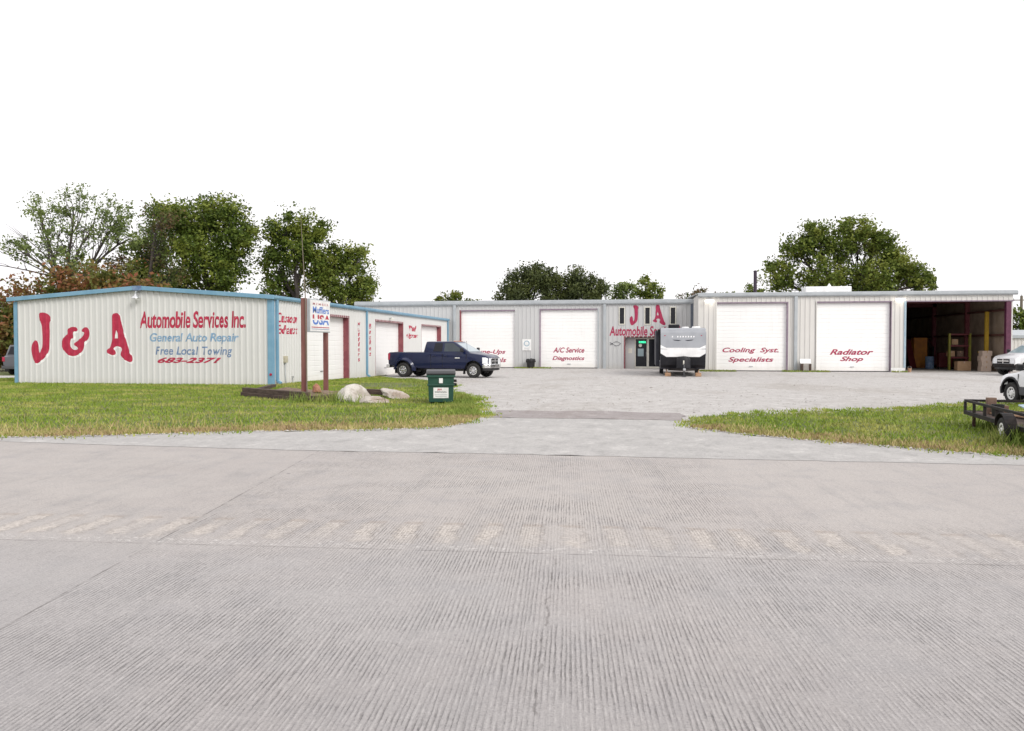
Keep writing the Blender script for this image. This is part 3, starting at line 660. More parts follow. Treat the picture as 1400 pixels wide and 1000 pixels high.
dl('Cooling  Syst.', (5.6, .98, 9.18, 1.38), PR, bl, .021); dl('Specialists', (5.98, .36, 8.86, .76), PR, bl, .022)
dl('Radiator', (12.37, .92, 15.05, 1.28), PR, bl, .026, .4, mat='crimson'); dl('Shop', (13.01, .42, 14.44, .81), PR, bl, .026, .4)
MB().box(16.08, 16.93, YR - .05, YR - .028, GZ, .1).build('base_trim', 'white_paint', bl)
MB().box(16.84, 16.96, YR - .06, YR + .06, .101, 4.36).build('bay_trim', 'tarp_blue', bl, .01)
MB().box(16.961, 23.3, YR - .05, YR + .05, 4.30, 4.37).build('bay_header', 'plum', bl)
MB().box(22.86, 23.16, YR - .02, YR + .28, GZ, 4.29).build('bay_column', 'purple', bl, .01)
# inside of the bay
MB().box(16.90, 16.95, YR + .06, YR + 22, GZ, 4.9).box(16.95, 23.2, YR + 21.95, YR + 22, GZ, 4.9).build('bay_wall', 'liner', bl)
MB().box(23.17, 23.22, YR + .3, YR + 21.94, 2.1, 4.9).box(23.17, 23.22, YR + .3, YR + 21.94, GZ, 2.099).build('bay_wall', 'liner', bl)
for z in (2.13, 3.72): MB().box(22.98, 23.168, YR + .3, YR + 21.9, z, z + .13).build('girt', 'girt', bl)
for y in (61.0, 67.4): MB().box(22.9, 23.168, y, y + .22, GZ, 4.8).build('bay_column', 'maroon', bl)
for y in (YR + 6.3, YR + 12.8): MB().box(16.96, 23.16, y, y + .2, 4.5, 4.85).build('rafter', 'maroon', bl)
MB().box(16.95, 23.17, YR + .06, YR + 21.9, GZ + .003, GZ + .03).build('bay_floor', 'steel_slab', bl)
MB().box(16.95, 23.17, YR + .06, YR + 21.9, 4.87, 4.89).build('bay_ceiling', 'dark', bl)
# lit wall lamps
for x in (4.72, 16.55):
    m = MB().box(x - .22, x + .22, YR - .3, YR - .03, 4.50, 4.56)
    lf = tag(m.build('wall_lamp', 'silver', None, .01), 'lit wall lamp above the left edge of the Cooling Syst. door' if x < 10 else 'lit wall lamp between the Radiator Shop door and the open bay', 'wall lamp', 'lit lamps on the workshop front')
    MB().box(x - .26, x + .26, YR - .32, YR - .05, 4.40, 4.498).build('lens', 'lamp', lf, .02, local=True)
# roof unit and vent pipe
ru = thing('roof_unit', 'long white box unit lying on the workshop roof', 'roof unit', (12.3, 57.2, 5.0))
MB().box(11.2, 14.15, 56.6, 58.0, 5.0, 5.48).build('housing', 'white_paint', ru, .05)
MB().lathe([(.16, 0), (.12, .08), (.03, .22), (.0, .25)], (12.85, 57.2, 5.48), n=12).build('vent_cap', 'white_paint', ru)
vp = tag(MB().tube([(8.05, 57.5, 4.95), (8.05, 57.5, 6.62)], .11, 14).lathe([(.0, .0), (.13, .0), (.13, .06), (.0, .1)], (8.05, 57.5, 6.6), n=14).build('vent_pipe', 'pipe', None, smooth=True), 'dark upright vent pipe on the workshop roof', 'vent pipe')
# ================================================================== small things by the long facade
PO = lambda s, d_, z: (s, YM - .06 - d_, z)
po = tag(MB().box(-8.42, -7.76, YM - .055, YM - .03, 1.14, 1.98).build('wall_poster', 'white_paint', None, .004), 'white poster with a pale blue disc on the wall between the two left garage doors', 'poster')
po['_off'] = (0, 0, 0)
MB().lathe([(.0, 0), (.22, 0), (.22, .004), (.0, .004)], (-8.09, YM - .06, 1.66), 'y', 28).build('emblem', 'tarp_blue', po)
MB().lathe([(.0, 0), (.14, 0), (.14, .004), (.0, .004)], (-8.09, YM - .065, 1.66), 'y', 28).build('emblem', 'white_paint', po)
MB().box(-8.3, -7.88, YM - .0595, YM - .056, 1.3, 1.33).box(-8.26, -7.92, YM - .0595, YM - .056, 1.23, 1.25).build('small_print', 'grey_trim', po)
tc = thing('trash_can', 'black round trash can with a bag over its rim beside the poster wall', 'trash can', (-7.74, 58.95, -.17))
MB().lathe([(.0, 0), (.27, 0), (.33, .62), (.33, .64), (.30, .64), (.28, .3)], (-7.74, 58.95, -.17), n=24).build('can', 'black', tc, smooth=True)
m = MB(); rr = random.Random(5)
m.lathe([(.335, .44), (.365, .5), (.36, .6), (.345, .68), (.28, .70), (.2, .64), (.0, .60)], (-7.74, 58.95, -.17), n=24)
m.v = [(x + rr.gauss(0, .012), y + rr.gauss(0, .012), z + rr.gauss(0, .014)) for x, y, z in m.v]
m.build('bag', 'black', tc, smooth=True)
ps = thing('planter_stand', 'small brown wooden planter stand with a white tilted sign against the workshop wall', 'stand', (10.78, 54.0, -.17))
for x in (10.46, 10.96): MB().box(x, x + .14, 54.0, 54.3, -.17, .34).build('side_post', 'wood_dark', ps, .01)
MB().box(10.6, 10.96, 54.03, 54.28, -.17, .36).build('middle_panel', 'steel_slab', ps, .01)
MB().prism([(54.02, .37), (54.3, .37), (54.34, .66), (54.26, .66)], lambda y, z, x: (x, y, z), 10.42, 11.08).build('sign_face', 'white_paint', ps, .008)
bk = thing('bucket', 'small pale bucket lying at the foot of the open bay corner', 'bucket', (17.12, 54.3, -.17))
MB().lathe([(.0, 0), (.09, 0), (.12, .26), (.125, .26), (.11, .24), (.0, .05)], (17.12, 54.3, -.17), n=16).build('pail', 'wood_tan', bk, smooth=True)
MB().tube([(17.0, 54.3, .08), (17.04, 54.3, .17), (17.12, 54.3, .2), (17.2, 54.3, .17), (17.24, 54.3, .08)], .008, 6).build('handle', 'steel', bk)
# contents of the bay
def carton(name, label, x0, x1, y0, y1, z0, z1, mat, parent=None, group=None):
    o = MB().box(x0, x1, y0, y1, z0, z1).build(name, mat, None, .015)
    tag(o, label, 'box', group); o['_off'] = (0, 0, 0)
    MB().box((x0 + x1) / 2 - .03, (x0 + x1) / 2 + .03, y0 - .003, y1 + .003, z1 - .12, z1 + .003).build('tape', 'card_pale' if mat == 'card' else 'card', o)
    return o
FZ = GZ + .03
carton('carton', 'large brown cardboard carton on the floor between the yellow rack posts', 21.2, 22.05, 57.7, 58.3, FZ, FZ + .62, 'card')
for i in range(4):
    dx = (.0, .03, -.02, .05)[i]
    carton('carton', ('bottom', 'second', 'third', 'top')[i] + ' pale carton of the stack by the purple bay column', 22.05 + dx, 22.65 + dx, 56.1, 56.7, FZ + i * .335, FZ + i * .335 + .33, 'card_pale', group='pale cartons stacked in the open bay')
rk = thing('storage_rack', 'storage rack with yellow green uprights standing inside the open bay', 'rack', (21.7, 58.8, FZ))
for x in (21.0, 22.3): MB().box(x, x + .12, 58.7, 58.9, FZ, FZ + 2.5).build('upright', 'olive', rk, .01)
for z in (FZ + .8, FZ + 1.6, FZ + 2.38): MB().box(21.12, 22.3, 58.72, 58.88, z, z + .11).build('beam', 'tool_red', rk, .01)
for z in (FZ + .93, FZ + 1.73): MB().box(21.1, 22.3, 58.9, 59.9, z - .02, z).build('shelf', 'wood_dark', rk)
lp = thing('lift_post', 'tall yellow lift post with a base plate near the purple bay column', 'lift post', (22.7, 57.0, FZ))
MB().box(22.6, 22.82, 56.95, 57.15, FZ + .03, FZ + 3.9).build('column', 'yellow', lp, .015)
MB().box(22.45, 22.88, 56.8, 57.3, FZ, FZ + .03).build('base_plate', 'rust', lp)
MB().box(22.2, 22.6, 56.98, 57.1, FZ + 1.2, FZ + 1.3).build('arm', 'yellow', lp, .01)
cb = thing('cabinet', 'tall orange cabinet standing deep inside the open bay at its left side', 'cabinet', (21.0, 64.5, FZ))
MB().box(20.55, 21.5, 64.3, 65.0, FZ, FZ + 2.25).build('carcass', 'orange', cb, .015)
MB().box(20.57, 21.02, 64.28, 64.298, FZ + .05, FZ + 2.2).build('door', 'orange', cb, .008); MB().box(21.04, 21.48, 64.28, 64.298, FZ + .05, FZ + 2.2).build('door', 'orange', cb, .008)
lb = tag(MB().beam((20.35, 63.7, FZ), (20.1, 64.4, FZ + 2.1), .5, .05).build('leaning_board', 'tool_red'), 'dark red board leaning beside the orange cabinet', 'board')
tcst = thing('tool_chest', 'red tool chest on casters inside the open bay', 'tool chest', (21.9, 62.0, FZ))
MB().box(21.45, 22.35, 61.7, 62.25, FZ + .12, FZ + 1.15).build('chest', 'tool_red', tcst, .02)
for k in range(4): MB().box(21.5, 22.3, 61.68, 61.699, FZ + .2 + k * .23, FZ + .39 + k * .23).build('drawer', 'tool_red', tcst, .008)
for x, y in ((21.55, 61.8), (22.25, 61.8), (21.55, 62.15), (22.25, 62.15)): MB().lathe([(.0, -.02), (.06, -.02), (.06, .02), (.0, .02)], (x, y, FZ + .06), 'y', 12).build('caster', 'rubber', tcst)
for i, (x, y, z, q) in enumerate(((21.3, 59.2, FZ + .93, 'brown carton on the lower shelf of the storage rack, at its left'), (21.85, 59.2, FZ + .93, 'brown carton on the lower shelf of the storage rack, at its right'), (21.5, 59.2, FZ + 1.73, 'carton alone on the upper shelf of the storage rack'))):
    carton('carton', q, x - .2, x + .2, y - .2, y + .25, z + .003, z + .38, ('card', 'crate', 'card')[i], group='cartons on the storage rack')
db = thing('oil_drum', 'dark blue oil drum beside the red tool chest', 'drum', (20.9, 62.0, FZ))
MB().lathe([(.0, 0), (.29, 0), (.29, .3), (.305, .31), (.29, .32), (.29, .6), (.305, .61), (.29, .62), (.29, .88), (.27, .88), (.27, .86), (.0, .86)], (20.9, 62.0, FZ), n=24).build('drum', 'slate_paint', db, smooth=True)
MB().lathe([(.0, 0), (.04, 0), (.04, .03), (.0, .03)], (21.05, 62.0, FZ + .86), n=10).build('bung', 'steel', db)
eh = thing('engine_hoist', 'black engine hoist with a raised boom deep in the open bay', 'hoist', (22.3, 65.5, FZ))
MB().beam((22.3, 65.5, FZ), (22.3, 65.5, FZ + 1.6), .12).build('mast', 'frame_black', eh); MB().beam((22.3, 65.6, FZ + 1.55), (21.6, 64.2, FZ + 2.1), .1).build('boom', 'tool_red', eh)
for dx in (-.35, .35): MB().beam((22.3 + dx * .3, 65.6, FZ + .1), (22.1 + dx, 63.9, FZ + .08), .1).build('leg', 'frame_black', eh)
for i, (x, y) in enumerate(((19.2, 66.5), (20.0, 67.5))):
    m = MB(); m.lathe([(.18, -.1), (.32, -.12), (.34, 0), (.32, .12), (.18, .1), (.18, -.1)], (x, y, FZ + .12), 'z', 20); m.lathe([(.18, -.1), (.32, -.12), (.34, 0), (.32, .12), (.18, .1), (.18, -.1)], (x, y, FZ + .36), 'z', 20)
    tag(m.build('tyre_pile', 'rubber', None, smooth=True), ('left' if i == 0 else 'right') + ' pile of dark tyres at the back of the open bay', 'tyres')
# ================================================================== vehicles
def wheel(parent, x, y, r, wdt, side, rimmat='chrome', hubr=.55, deep=False):
    o = bpy.data.objects.new('wheel', None); COL.objects.link(o); o.parent = parent; o.location = (x, y, r); o['_off'] = (0, 0, 0)
    w2 = wdt / 2; ri = r * hubr + .03
    t = MB().lathe([(ri, -w2 * .9), (r * .86, -w2), (r * .97, -w2 * .8), (r, -w2 * .4), (r, w2 * .4), (r * .97, w2 * .8), (r * .86, w2), (ri, w2 * .9), (ri - .02, w2 * .6), (ri - .02, -w2 * .6), (ri, -w2 * .9)], axis='y', n=32)
    t.build('tyre', 'rubber', o, smooth=True, local=True)
    q = side; dp = -.05 if deep else .0
    prof = [(ri - .02, -w2 * .85 * q), (ri - .022, w2 * .82 * q), (ri - .05, w2 * .80 * q), (ri * .72, w2 * (.45 + dp) * q), (ri * .45, w2 * (.55 + dp) * q), (ri * .3, w2 * (.95) * q), (ri * .14, w2 * (1.0) * q), (.0, w2 * (1.02) * q)]
    hb = MB().lathe(prof, axis='y', n=32); nf = len(hb.f)
    for k in range(8):
        a = k * math.pi / 4 + .2; hb.lathe([(.0, w2 * .50 * q), (ri * .11, w2 * .50 * q), (ri * .11, w2 * .62 * q), (.0, w2 * .62 * q)], (ri * .6 * math.cos(a), 0, ri * .6 * math.sin(a)), 'y', 8)
    rim = hb.build('rim', rimmat, o, smooth=True, local=True); rim.data.materials.append(M['black'])
    for pg in rim.data.polygons:
        if pg.index >= nf: pg.material_index = 1
    return o
def loft(st, hwf=None):
    """st: list of (x, zbot, ztop, halfwidth); rounded automotive section"""
    m = MB(); sec = []
    for x, zb, zt, hw in st:
        H = zt - zb
        half = [(0, zb), (hw * .86, zb), (hw * .955, zb + H * .05), (hw * .985, zb + H * .18), (hw, zb + H * .45), (hw * .99, zb + H * .68), (hw * .965, zb + H * .88), (hw * .935, zt - .025), (hw * .88, zt - .003), (0, zt + .015)]
        ring = [(x, y, z) for y, z in half] + [(x, -y, z) for y, z in half[-2:0:-1]]
        sec.append(ring)
    n = len(sec[0])
    for r in sec: m.v += r
    for i in range(len(sec) - 1):
        for k in range(n):
            a = i * n + k; b = i * n + (k + 1) % n; m.f.append((a, b, b + n, a + n))
    m.f.append(tuple(range(n))[::-1]); m.f.append(tuple((len(sec) - 1) * n + k for k in range(n)))
    return m
def rring(x0, x1, hw, z, r=.14, n=5):
    pts = []
    for cx, cy, a0 in ((x1 - r, hw - r, 0), (x0 + r, hw - r, 90), (x0 + r, -hw + r, 180), (x1 - r, -hw + r, 270)):
        for k in range(n):
            a = R(a0 + 90 * k / (n - 1)); pts.append((cx + r * math.cos(a), cy + r * math.sin(a), z))
    return pts
def cyl_cut(x, z, r, y0, y1):
    o = MB().lathe([(.0, y0), (r, y0), (r, y1), (.0, y1)], (x, 0, z), 'y', 36).build('cutter', 'black'); return o
def vehicle(name, label, cat, loc, rz, paint_, style, scale=1., dually=False, group=None, clad=None, rimm='chrome', bump=None):
    v = thing(name, label, cat, loc, rz, group, world=False); v.scale = (scale,) * 3
    wb = 4.06 if style == 'pickup' else 2.7; xf, xr = wb / 2, -wb / 2; hw = .98 if style == 'pickup' else .9
    tr = .39 if style == 'pickup' else .36; bl_ = 1.34 if style == 'pickup' else 1.08
    def bld(mb, nm, mat, par=None, **k): return mb.build(nm, mat, par or v, local=True, **k)
    if style == 'pickup':
        re, fe = xr - .98, xf + .82; cb_, cw = xf - 2.98, xf - .22; rf, rz_ = xf - 1.12, 1.93
        st = [(re, .66, 1.33, hw * .96), (re + .15, .60, 1.345, hw * .99), (xr - .55, .56, 1.345, hw), (xr, .52, 1.345, hw), (xr + .6, .48, 1.345, hw), (cb_, .46, 1.345, hw), (cb_ + 1.3, .45, bl_, hw), (cw, .45, bl_ - .01, hw), (xf, .48, 1.29, hw * .99), (xf + .4, .52, 1.235, hw * .965), (xf + .66, .56, 1.17, hw * .92), (fe, .60, 1.06, hw * .86)]
    else:
        re, fe = xr - .75, xf + .72; cb_, cw = re + .12, xf - .28; rf, rz_ = xf - 1.05, 1.66
        st = [(re, .52, 1.0, hw * .93), (re + .12, .44, 1.07, hw * .98), (xr, .38, bl_, hw), (0, .34, bl_, hw), (cw, .36, bl_ - .02, hw), (xf, .40, 1.01, hw * .995), (xf + .4, .44, .97, hw * .975), (xf + .58, .47, .92, hw * .94), (fe - .04, .5, .84, hw * .88), (fe, .52, .78, hw * .82)]
    body = bld(loft(st), 'body', paint_)
    ar = tr + .10
    cuts = []
    for x in (xf, xr):
        for y0, y1 in ((hw - .34, hw + .3), (-hw - .3, -hw + .34)): cuts.append(cyl_cut(x, tr + .04, ar, y0, y1))
    if style == 'pickup':
        cuts.append(MB().box(re + .07, cb_ - .06, -hw + .12, hw - .12, .80, 1.6).build('cutter', 'black'))
    boolean(body, cuts); body.parent = v
    for x in (xf, xr): bld(MB().box(x - ar - .05, x + ar + .05, -hw + .345, hw - .345, .35, tr + ar + .02), 'wheel_well', 'black')
    bld(MB().box(re + .3, fe - .3, -.42, .42, .34, .6), 'chassis', 'black')
    # cab
    hb, ht = hw * .925, hw * .755
    g = MB(); rings = [rring(cb_, cw + .12, hb, bl_ - .06), rring(cb_ + .01, cw, hb, bl_ + .0), rring(cb_ + .10, rf, ht, rz_ - .07), rring(cb_ + .13, rf - .06, ht - .04, rz_ - .02, .13), rring(cb_ + .24, rf - .2, ht - .16, rz_, .1)]
    n = len(rings[0])
    for r_ in rings: g.v += r_
    for i in range(len(rings) - 1):
        for k in range(n): a = i * n + k; b = i * n + (k + 1) % n; g.f.append((a, b, b + n, a + n))
    g.f.append(tuple((len(rings) - 1) * n + k for k in range(n)))
    cab = bld(g, 'cab', paint_, smooth=True)
    zA, zB = bl_, rz_ - .07
    def yat(z): return hb + (ht - hb) * (z - zA) / (zB - zA)
    def xfr(z): return cw + (rf - cw) * (z - zA) / (zB - zA)
    def xbk(z): return cb_ + .01 + .09 * (z - zA) / (zB - zA)
    z0, z1 = zA + .05, zB - .03
    mid = (cb_ + rf) / 2 + (.28 if style == 'pickup' else .18)
    def sidewin(sg, xa0, xa1, xb0, xb1, mat):
        mb = MB(); e = .006
        vs = [(xa0, sg * (yat(z0) + e), z0), (xb0, sg * (yat(z0) + e), z0), (xb1, sg * (yat(z1) + e), z1), (xa1, sg * (yat(z1) + e), z1)]
        vs += [(x, y - sg * .012, z) for x, y, z in vs]
        mb.add(vs, [(0, 1, 2, 3), (7, 6, 5, 4), (0, 4, 5, 1), (1, 5, 6, 2), (2, 6, 7, 3), (3, 7, 4, 0)])
        return bld(mb, 'side_window', mat)
    for sg in (1, -1):
        sidewin(sg, mid + .06, mid + .06, xfr(z0) - .26, xfr(z1) - .14, 'glass_mid')
        sidewin(sg, xbk(z0) + (.62 if style == 'pickup' else .8), xbk(z1) + (.6 if style == 'pickup' else .8), mid - .06, mid - .06, 'glass_dark')
        if style != 'pickup': sidewin(sg, xbk(z0) + .16, xbk(z1) + .2, xbk(z0) + .7, xbk(z1) + .7, 'glass_dark')
        # door seams, handle, mirror
        for xs in (mid, cw - .16 if style == 'pickup' else cw - .1, xbk(zA) + .5):
            bld(MB().box(xs - .006, xs + .006, min(sg * (hw * .975), sg * (hw + .003)), max(sg * (hw * .975), sg * (hw + .003)), .55, bl_ - .08), 'door_seam', 'black')
        for xs in (mid + .12, xbk(zA) + .62): bld(MB().box(xs, xs + .2, min(sg * hw * .98, sg * (hw + .03)), max(sg * hw * .98, sg * (hw + .03)), bl_ - .2, bl_ - .16), 'handle', paint_, bevel=.01)
        mr = bld(MB().box(xfr(z0) - .34, xfr(z0) - .22, min(sg * (hw + .02), sg * (hw + .22)), max(sg * (hw + .02), sg * (hw + .22)), bl_ + .03, bl_ + .25), 'mirror', 'black', bevel=.03)
        bld(MB().beam((xfr(z0) - .25, sg * (hw * .9), bl_ + .06), (xfr(z0) - .27, sg * (hw + .06), bl_ + .08), .05), 'mirror_arm', 'black', mr)
    def quad(nm, pts, mat):
        n_ = (Vector(pts[1]) - Vector(pts[0])).cross(Vector(pts[2]) - Vector(pts[0])).normalized() * .012
        vs = list(pts) + [tuple(Vector(p) - n_) for p in pts]
        return bld(MB().add(vs, [(0, 1, 2, 3), (7, 6, 5, 4), (0, 4, 5, 1), (1, 5, 6, 2), (2, 6, 7, 3), (3, 7, 4, 0)]), nm, mat)
    e = .012
    quad('windshield', [(xfr(z0) + e, -yat(z0) + .13, z0), (xfr(z0) + e, yat(z0) - .13, z0), (xfr(z1) + e, yat(z1) - .13, z1), (xfr(z1) + e, -yat(z1) + .13, z1)], 'glass_pale')
    quad('rear_window', [(xbk(z0) - e, yat(z0) - .16, z0), (xbk(z0) - e, -yat(z0) + .16, z0), (xbk(z1) - e, -yat(z1) + .16, z1), (xbk(z1) - e, yat(z1) - .16, z1)], 'glass_dark')
    # front end
    zt = st[-1][2]; fw = st[-1][3]
    gr = bld(MB().box(fe - .05, fe + .03, -fw * .55, fw * .55, .72 if style == 'pickup' else .58, zt - .03), 'grille', 'black', bevel=.02)
    zg = (.72 if style == 'pickup' else .58)
    bld(MB().box(fe + .0, fe + .05, -fw * .56, fw * .56, zt - .06, zt - .01).box(fe + .0, fe + .05, -fw * .56, fw * .56, zg - .03, zg + .02).box(fe + .0, fe + .055, -.04, .04, zg + .021, zt - .061).box(fe + .0, fe + .052, -fw * .5, -.041, (zg + zt) / 2 - .04, (zg + zt) / 2 + .03).box(fe + .0, fe + .052, .041, fw * .5, (zg + zt) / 2 - .04, (zg + zt) / 2 + .03), 'grille_bars', 'chrome', gr, bevel=.012)
    for sg in (1, -1):
        y0, y1 = sorted((sg * fw * .60, sg * (fw * 1.05)))
        hl = MB(); zz0, zz1 = zt - (.36 if style == 'pickup' else .2), zt - .02
        xs_ = [q[0] for q in st]; ws_ = [q[3] for q in st]
        pl = [(fe + .03, fw * .58), (fe + .035, fw * .86), (fe - .03, fw * 1.03)] + [(fe - k_, float(np.interp(fe - k_, xs_, ws_)) + .012) for k_ in (.12, .30)]
        rowb = [(x, sg * y, zz0 + (.05 if i > 2 else .0)) for i, (x, y) in enumerate(pl)]; rowt = [(x - .015, sg * y * .985, zz1 + (.04 if i > 2 else 0.)) for i, (x, y) in enumerate(pl)]
        inb = [(x - .1, y * .88, z) for x, y, z in rowb]; intp = [(x - .1, y * .88, z) for x, y, z in rowt]
        n5 = len(pl); hl.v = rowb + rowt + inb + intp
        for i in range(n5 - 1): hl.f += [(i, i + 1, n5 + i + 1, n5 + i), (2 * n5 + i + 1, 2 * n5 + i, 3 * n5 + i, 3 * n5 + i + 1), (n5 + i, n5 + i + 1, 3 * n5 + i + 1, 3 * n5 + i), (i + 1, i, 2 * n5 + i, 2 * n5 + i + 1)]
        hl.f += [(0, n5, 3 * n5, 2 * n5), (n5 - 1, 2 * n5 - 1 - 0 + 0 * n5, 4 * n5 - 1, 3 * n5 - 1)]
        bld(hl, 'headlight', 'head_lens', bevel=.012)
        tl_ = bld(MB().box(re - .02, re + .1, *sorted((sg * (hw * .82), sg * (hw * .985))), .92 if style == 'pickup' else .75, 1.28 if style == 'pickup' else 1.0), 'tail_light', 'red_lens', bevel=.02)
    bz = .52 if style == 'pickup' else .36
    bmat = bump or ('chrome' if style == 'pickup' else (clad or 'cladding'))
    fb = MB(); poly = [(fe + .16, -.3 * hw), (fe + .16, .3 * hw), (fe + .08, .75 * hw), (fe - .16, hw * .99), (fe - .28, hw * .99), (fe - .1, .5 * hw), (fe - .1, -.5 * hw), (fe - .28, -hw * .99), (fe - .16, -hw * .99), (fe + .08, -.75 * hw)]
    fb.prism(poly, lambda x, y, z: (x, y, z), bz, bz + .21); bld(fb, 'front_bumper', bmat, bevel=.03)
    fb = MB(); poly = [(x - .05, y * .9) for x, y in poly]; fb.prism(poly, lambda x, y, z: (x, y, z), bz - .13, bz); bld(fb, 'front_valance', 'black', bevel=.02)
    bld(MB().box(re - .16, re + .06, -hw * .93, hw * .93, bz - .02, bz + .16), 'rear_bumper', bmat, bevel=.03)
    if style == 'pickup':
        bld(MB().box(re - .012, re + .002, -hw * .78, hw * .78, .72, 1.27), 'tailgate', paint_, bevel=.01)
        for yy in (-.45, -.22, 0, .22, .45):
            bld(MB().box(rf - .22, rf - .12, yy - .03, yy + .03, rz_ - .01, rz_ + .02), 'marker_light', 'amber', bevel=.012)
    ww = .26
    for x in (xf, xr):
        for sg in (1, -1):
            dl_ = dually and x == xr
            wheel(v, x, sg * (hw - .13 + (.16 if dl_ else .0)), tr, ww, sg, rimm, .55, dl_)
            if dl_: wheel(v, x, sg * (hw - .13 - .13), tr, ww * .9, sg, 'steel', .55, True)
            # arch lip
            L = MB(); A = [R(a) for a in range(-8, 189, 10)]
            o0, i0 = ar + (.07 if style == 'pickup' else .045), ar - .005
            yo = sg * (hw + (.20 if dl_ else .012)); yi = sg * (hw - .06)
            ring = []
            for a in A:
                fl_ = max(.0, math.sin(max(0., min(math.pi, a)))) if dl_ else 1.
                s_ = .35 + .65 * fl_ if dl_ else 1.
                ye = yi + (yo - yi) * s_; R2 = o0 + (.12 if dl_ else 0.)
                ring += [(x + i0 * math.cos(a), yi, tr + .04 + i0 * math.sin(a)), (x + i0 * math.cos(a), ye, tr + .04 + i0 * math.sin(a)), (x + (i0 + .05) * math.cos(a), ye, tr + .04 + (i0 + .05) * math.sin(a)), (x + R2 * math.cos(a), yi, tr + .04 + R2 * math.sin(a))]
            L.v = ring; nn = len(A)
            for i in range(nn - 1):
                for k in range(4): p = i * 4 + k; q = i * 4 + (k + 1) % 4; L.f.append((p, q, q + 4, p + 4))
            L.f += [(0, 1, 2, 3), tuple((nn - 1) * 4 + k for k in range(4))]
            if dl_ or style != 'pickup': bld(L, 'wheel_arch', paint_ if dl_ else 'black', smooth=True)
            if x == xf or not dually: pass
            bld(MB().box(x - tr - .17, x - tr - .15, *sorted((sg * (hw - .26), sg * (hw + .0))), .2, .5), 'mud_flap', 'black')
    if clad:
        for sg in (1, -1): bld(MB().box(xr + ar + .02, xf - ar - .02, *sorted((sg * hw * .9, sg * (hw + .022))), .32, .60), 'side_cladding', clad, bevel=.03)
    return v
blue = vehicle('pickup_truck', 'navy blue crew cab pickup truck with dual rear wheels parked by the white shop', 'pickup truck', (-10.25, 42.65, -.17), R(-12), 'navy', 'pickup', 1., True)
MB().box(1.0, 1.28, -1.0, -.984, 1.02, 1.08).build('badge', 'chrome', blue, .006, local=True)
MB().beam((1.6, -.7, 1.32), (1.55, -.72, 1.95), .012).build('antenna', 'black', blue, local=True)
vehicle('pickup_truck', 'silver white pickup truck nosing in from the right in front of the open bay', 'pickup truck', (23.05, 50.35, -.17), R(201), 'car_silver', 'pickup', .93, bump='frame_black')
vehicle('parked_car', 'grey car seen from behind past the left corner of the white shop', 'car', (-35.05, 43.15, -.17), R(96), 'car_grey', 'suv', 1.05)
vehicle('compact_suv', 'small white car with black wheel arches and grey lower cladding behind the trailer', 'car', (11.05, 22.85, -.04), R(100), 'car_white', 'suv', .84, clad='cladding', rimm='white_paint')
# ================================================================== camper
cx = 2.53; YV = 45.4; zg = -.17
rv = thing('camper_trailer', 'grey, white and black travel trailer parked nose out in front of the office entry', 'travel trailer', (cx, YV, zg))
W = 1.22; YE = 53.2
prof = [(YV + .26, 2.51), (YV + .07, 2.44), (YV + .02, 2.25), (YV + .0, 1.45), (YV + .0, .92), (YV + .10, .45), (YV + .28, .22), (YE, .22), (YE, 2.52)]
m = MB(); m.prism(prof, lambda y, z, x: (x, y, z), cx - W + .004, cx + W - .004); m.build('body', 'rv_side', rv, .03)
def frontpanel(nm, pts, mat, out):
    """pts in (x, z); follows the nose profile"""
    def ny(z):
        pr_ = sorted([(b, a) for a, b in prof[:7]])
        for (za, ya), (zb, yb) in zip(pr_, pr_[1:]):
            if za <= z <= zb: return ya + (yb - ya) * (z - za) / (zb - za)
        return pr_[-1][1]
    bm = bmesh.new(); f = bm.faces.new([bm.verts.new((x, 0, z)) for x, z in pts])
    for zc in (.45, .92, 1.45, 2.25, 2.44): bmesh.ops.bisect_plane(bm, geom=bm.verts[:] + bm.edges[:] + bm.faces[:], plane_co=(0, 0, zc), plane_no=(0, 0, 1), dist=1e-5)
    m = MB(); bm.verts.index_update()
    m.add([(cx + v_.co.x, ny(v_.co.z) - out, v_.co.z) for v_ in bm.verts], [tuple(q.index for q in f_.verts) for f_ in bm.faces]); bm.free()
    return m.build(nm, mat, rv)
frontpanel('nose_panel', [(-W, 1.40), (W, 1.40), (W, 2.46), (W - .03, 2.495), (-W + .03, 2.495), (-W, 2.46)], 'rv_grey', .012)
frontpanel('white_band', [(-W, 1.10), (-W + .32, .90), (W - .32, .90), (W, 1.10), (W, 1.56), (W - .32, 1.405), (-W + .32, 1.405), (-W, 1.56)], 'rv_white', .018)
frontpanel('lower_nose', [(-W, .30), (W, .30), (W, 1.40), (-W, 1.40)], 'rv_black', .008)
for sg in (1, -1): frontpanel('band_stripe', [(sg * W, 1.32), (sg * (W - .42), 1.325), (sg * W, 1.37)], 'rv_grey', .022); frontpanel('nose_swoosh', [(sg * .08, 1.83), (sg * .25, 1.78), (sg * .48, 1.81), (sg * .58, 1.86), (sg * .3, 1.845)], 'rv_side', .016)
for k in range(9):
    if k in (1,): continue
    frontpanel('nose_mark', [(-.62 + k * .145, 1.98), (-.55 + k * .145, 1.98), (-.54 + k * .145, 2.06), (-.61 + k * .145, 2.06)], 'rv_white', .016)
for sg in (1, -1): frontpanel('marker_light', [(sg * .95, 2.06), (sg * 1.03, 2.06), (sg * 1.03, 2.10), (sg * .95, 2.10)], 'red_lens', .02)
for sg in (1, -1):
    MB().box(cx + sg * W - .03, cx + sg * W + .03, YV + .02, YV + .08, .95, 2.3).build('corner_trim', 'rv_black' if sg < 0 else 'rv_grey', rv, .01)
MB().box(cx - .75, cx - .15, YV + .9, YV + 1.7, 2.53, 2.72).build('roof_unit', 'rv_black', rv, .05)
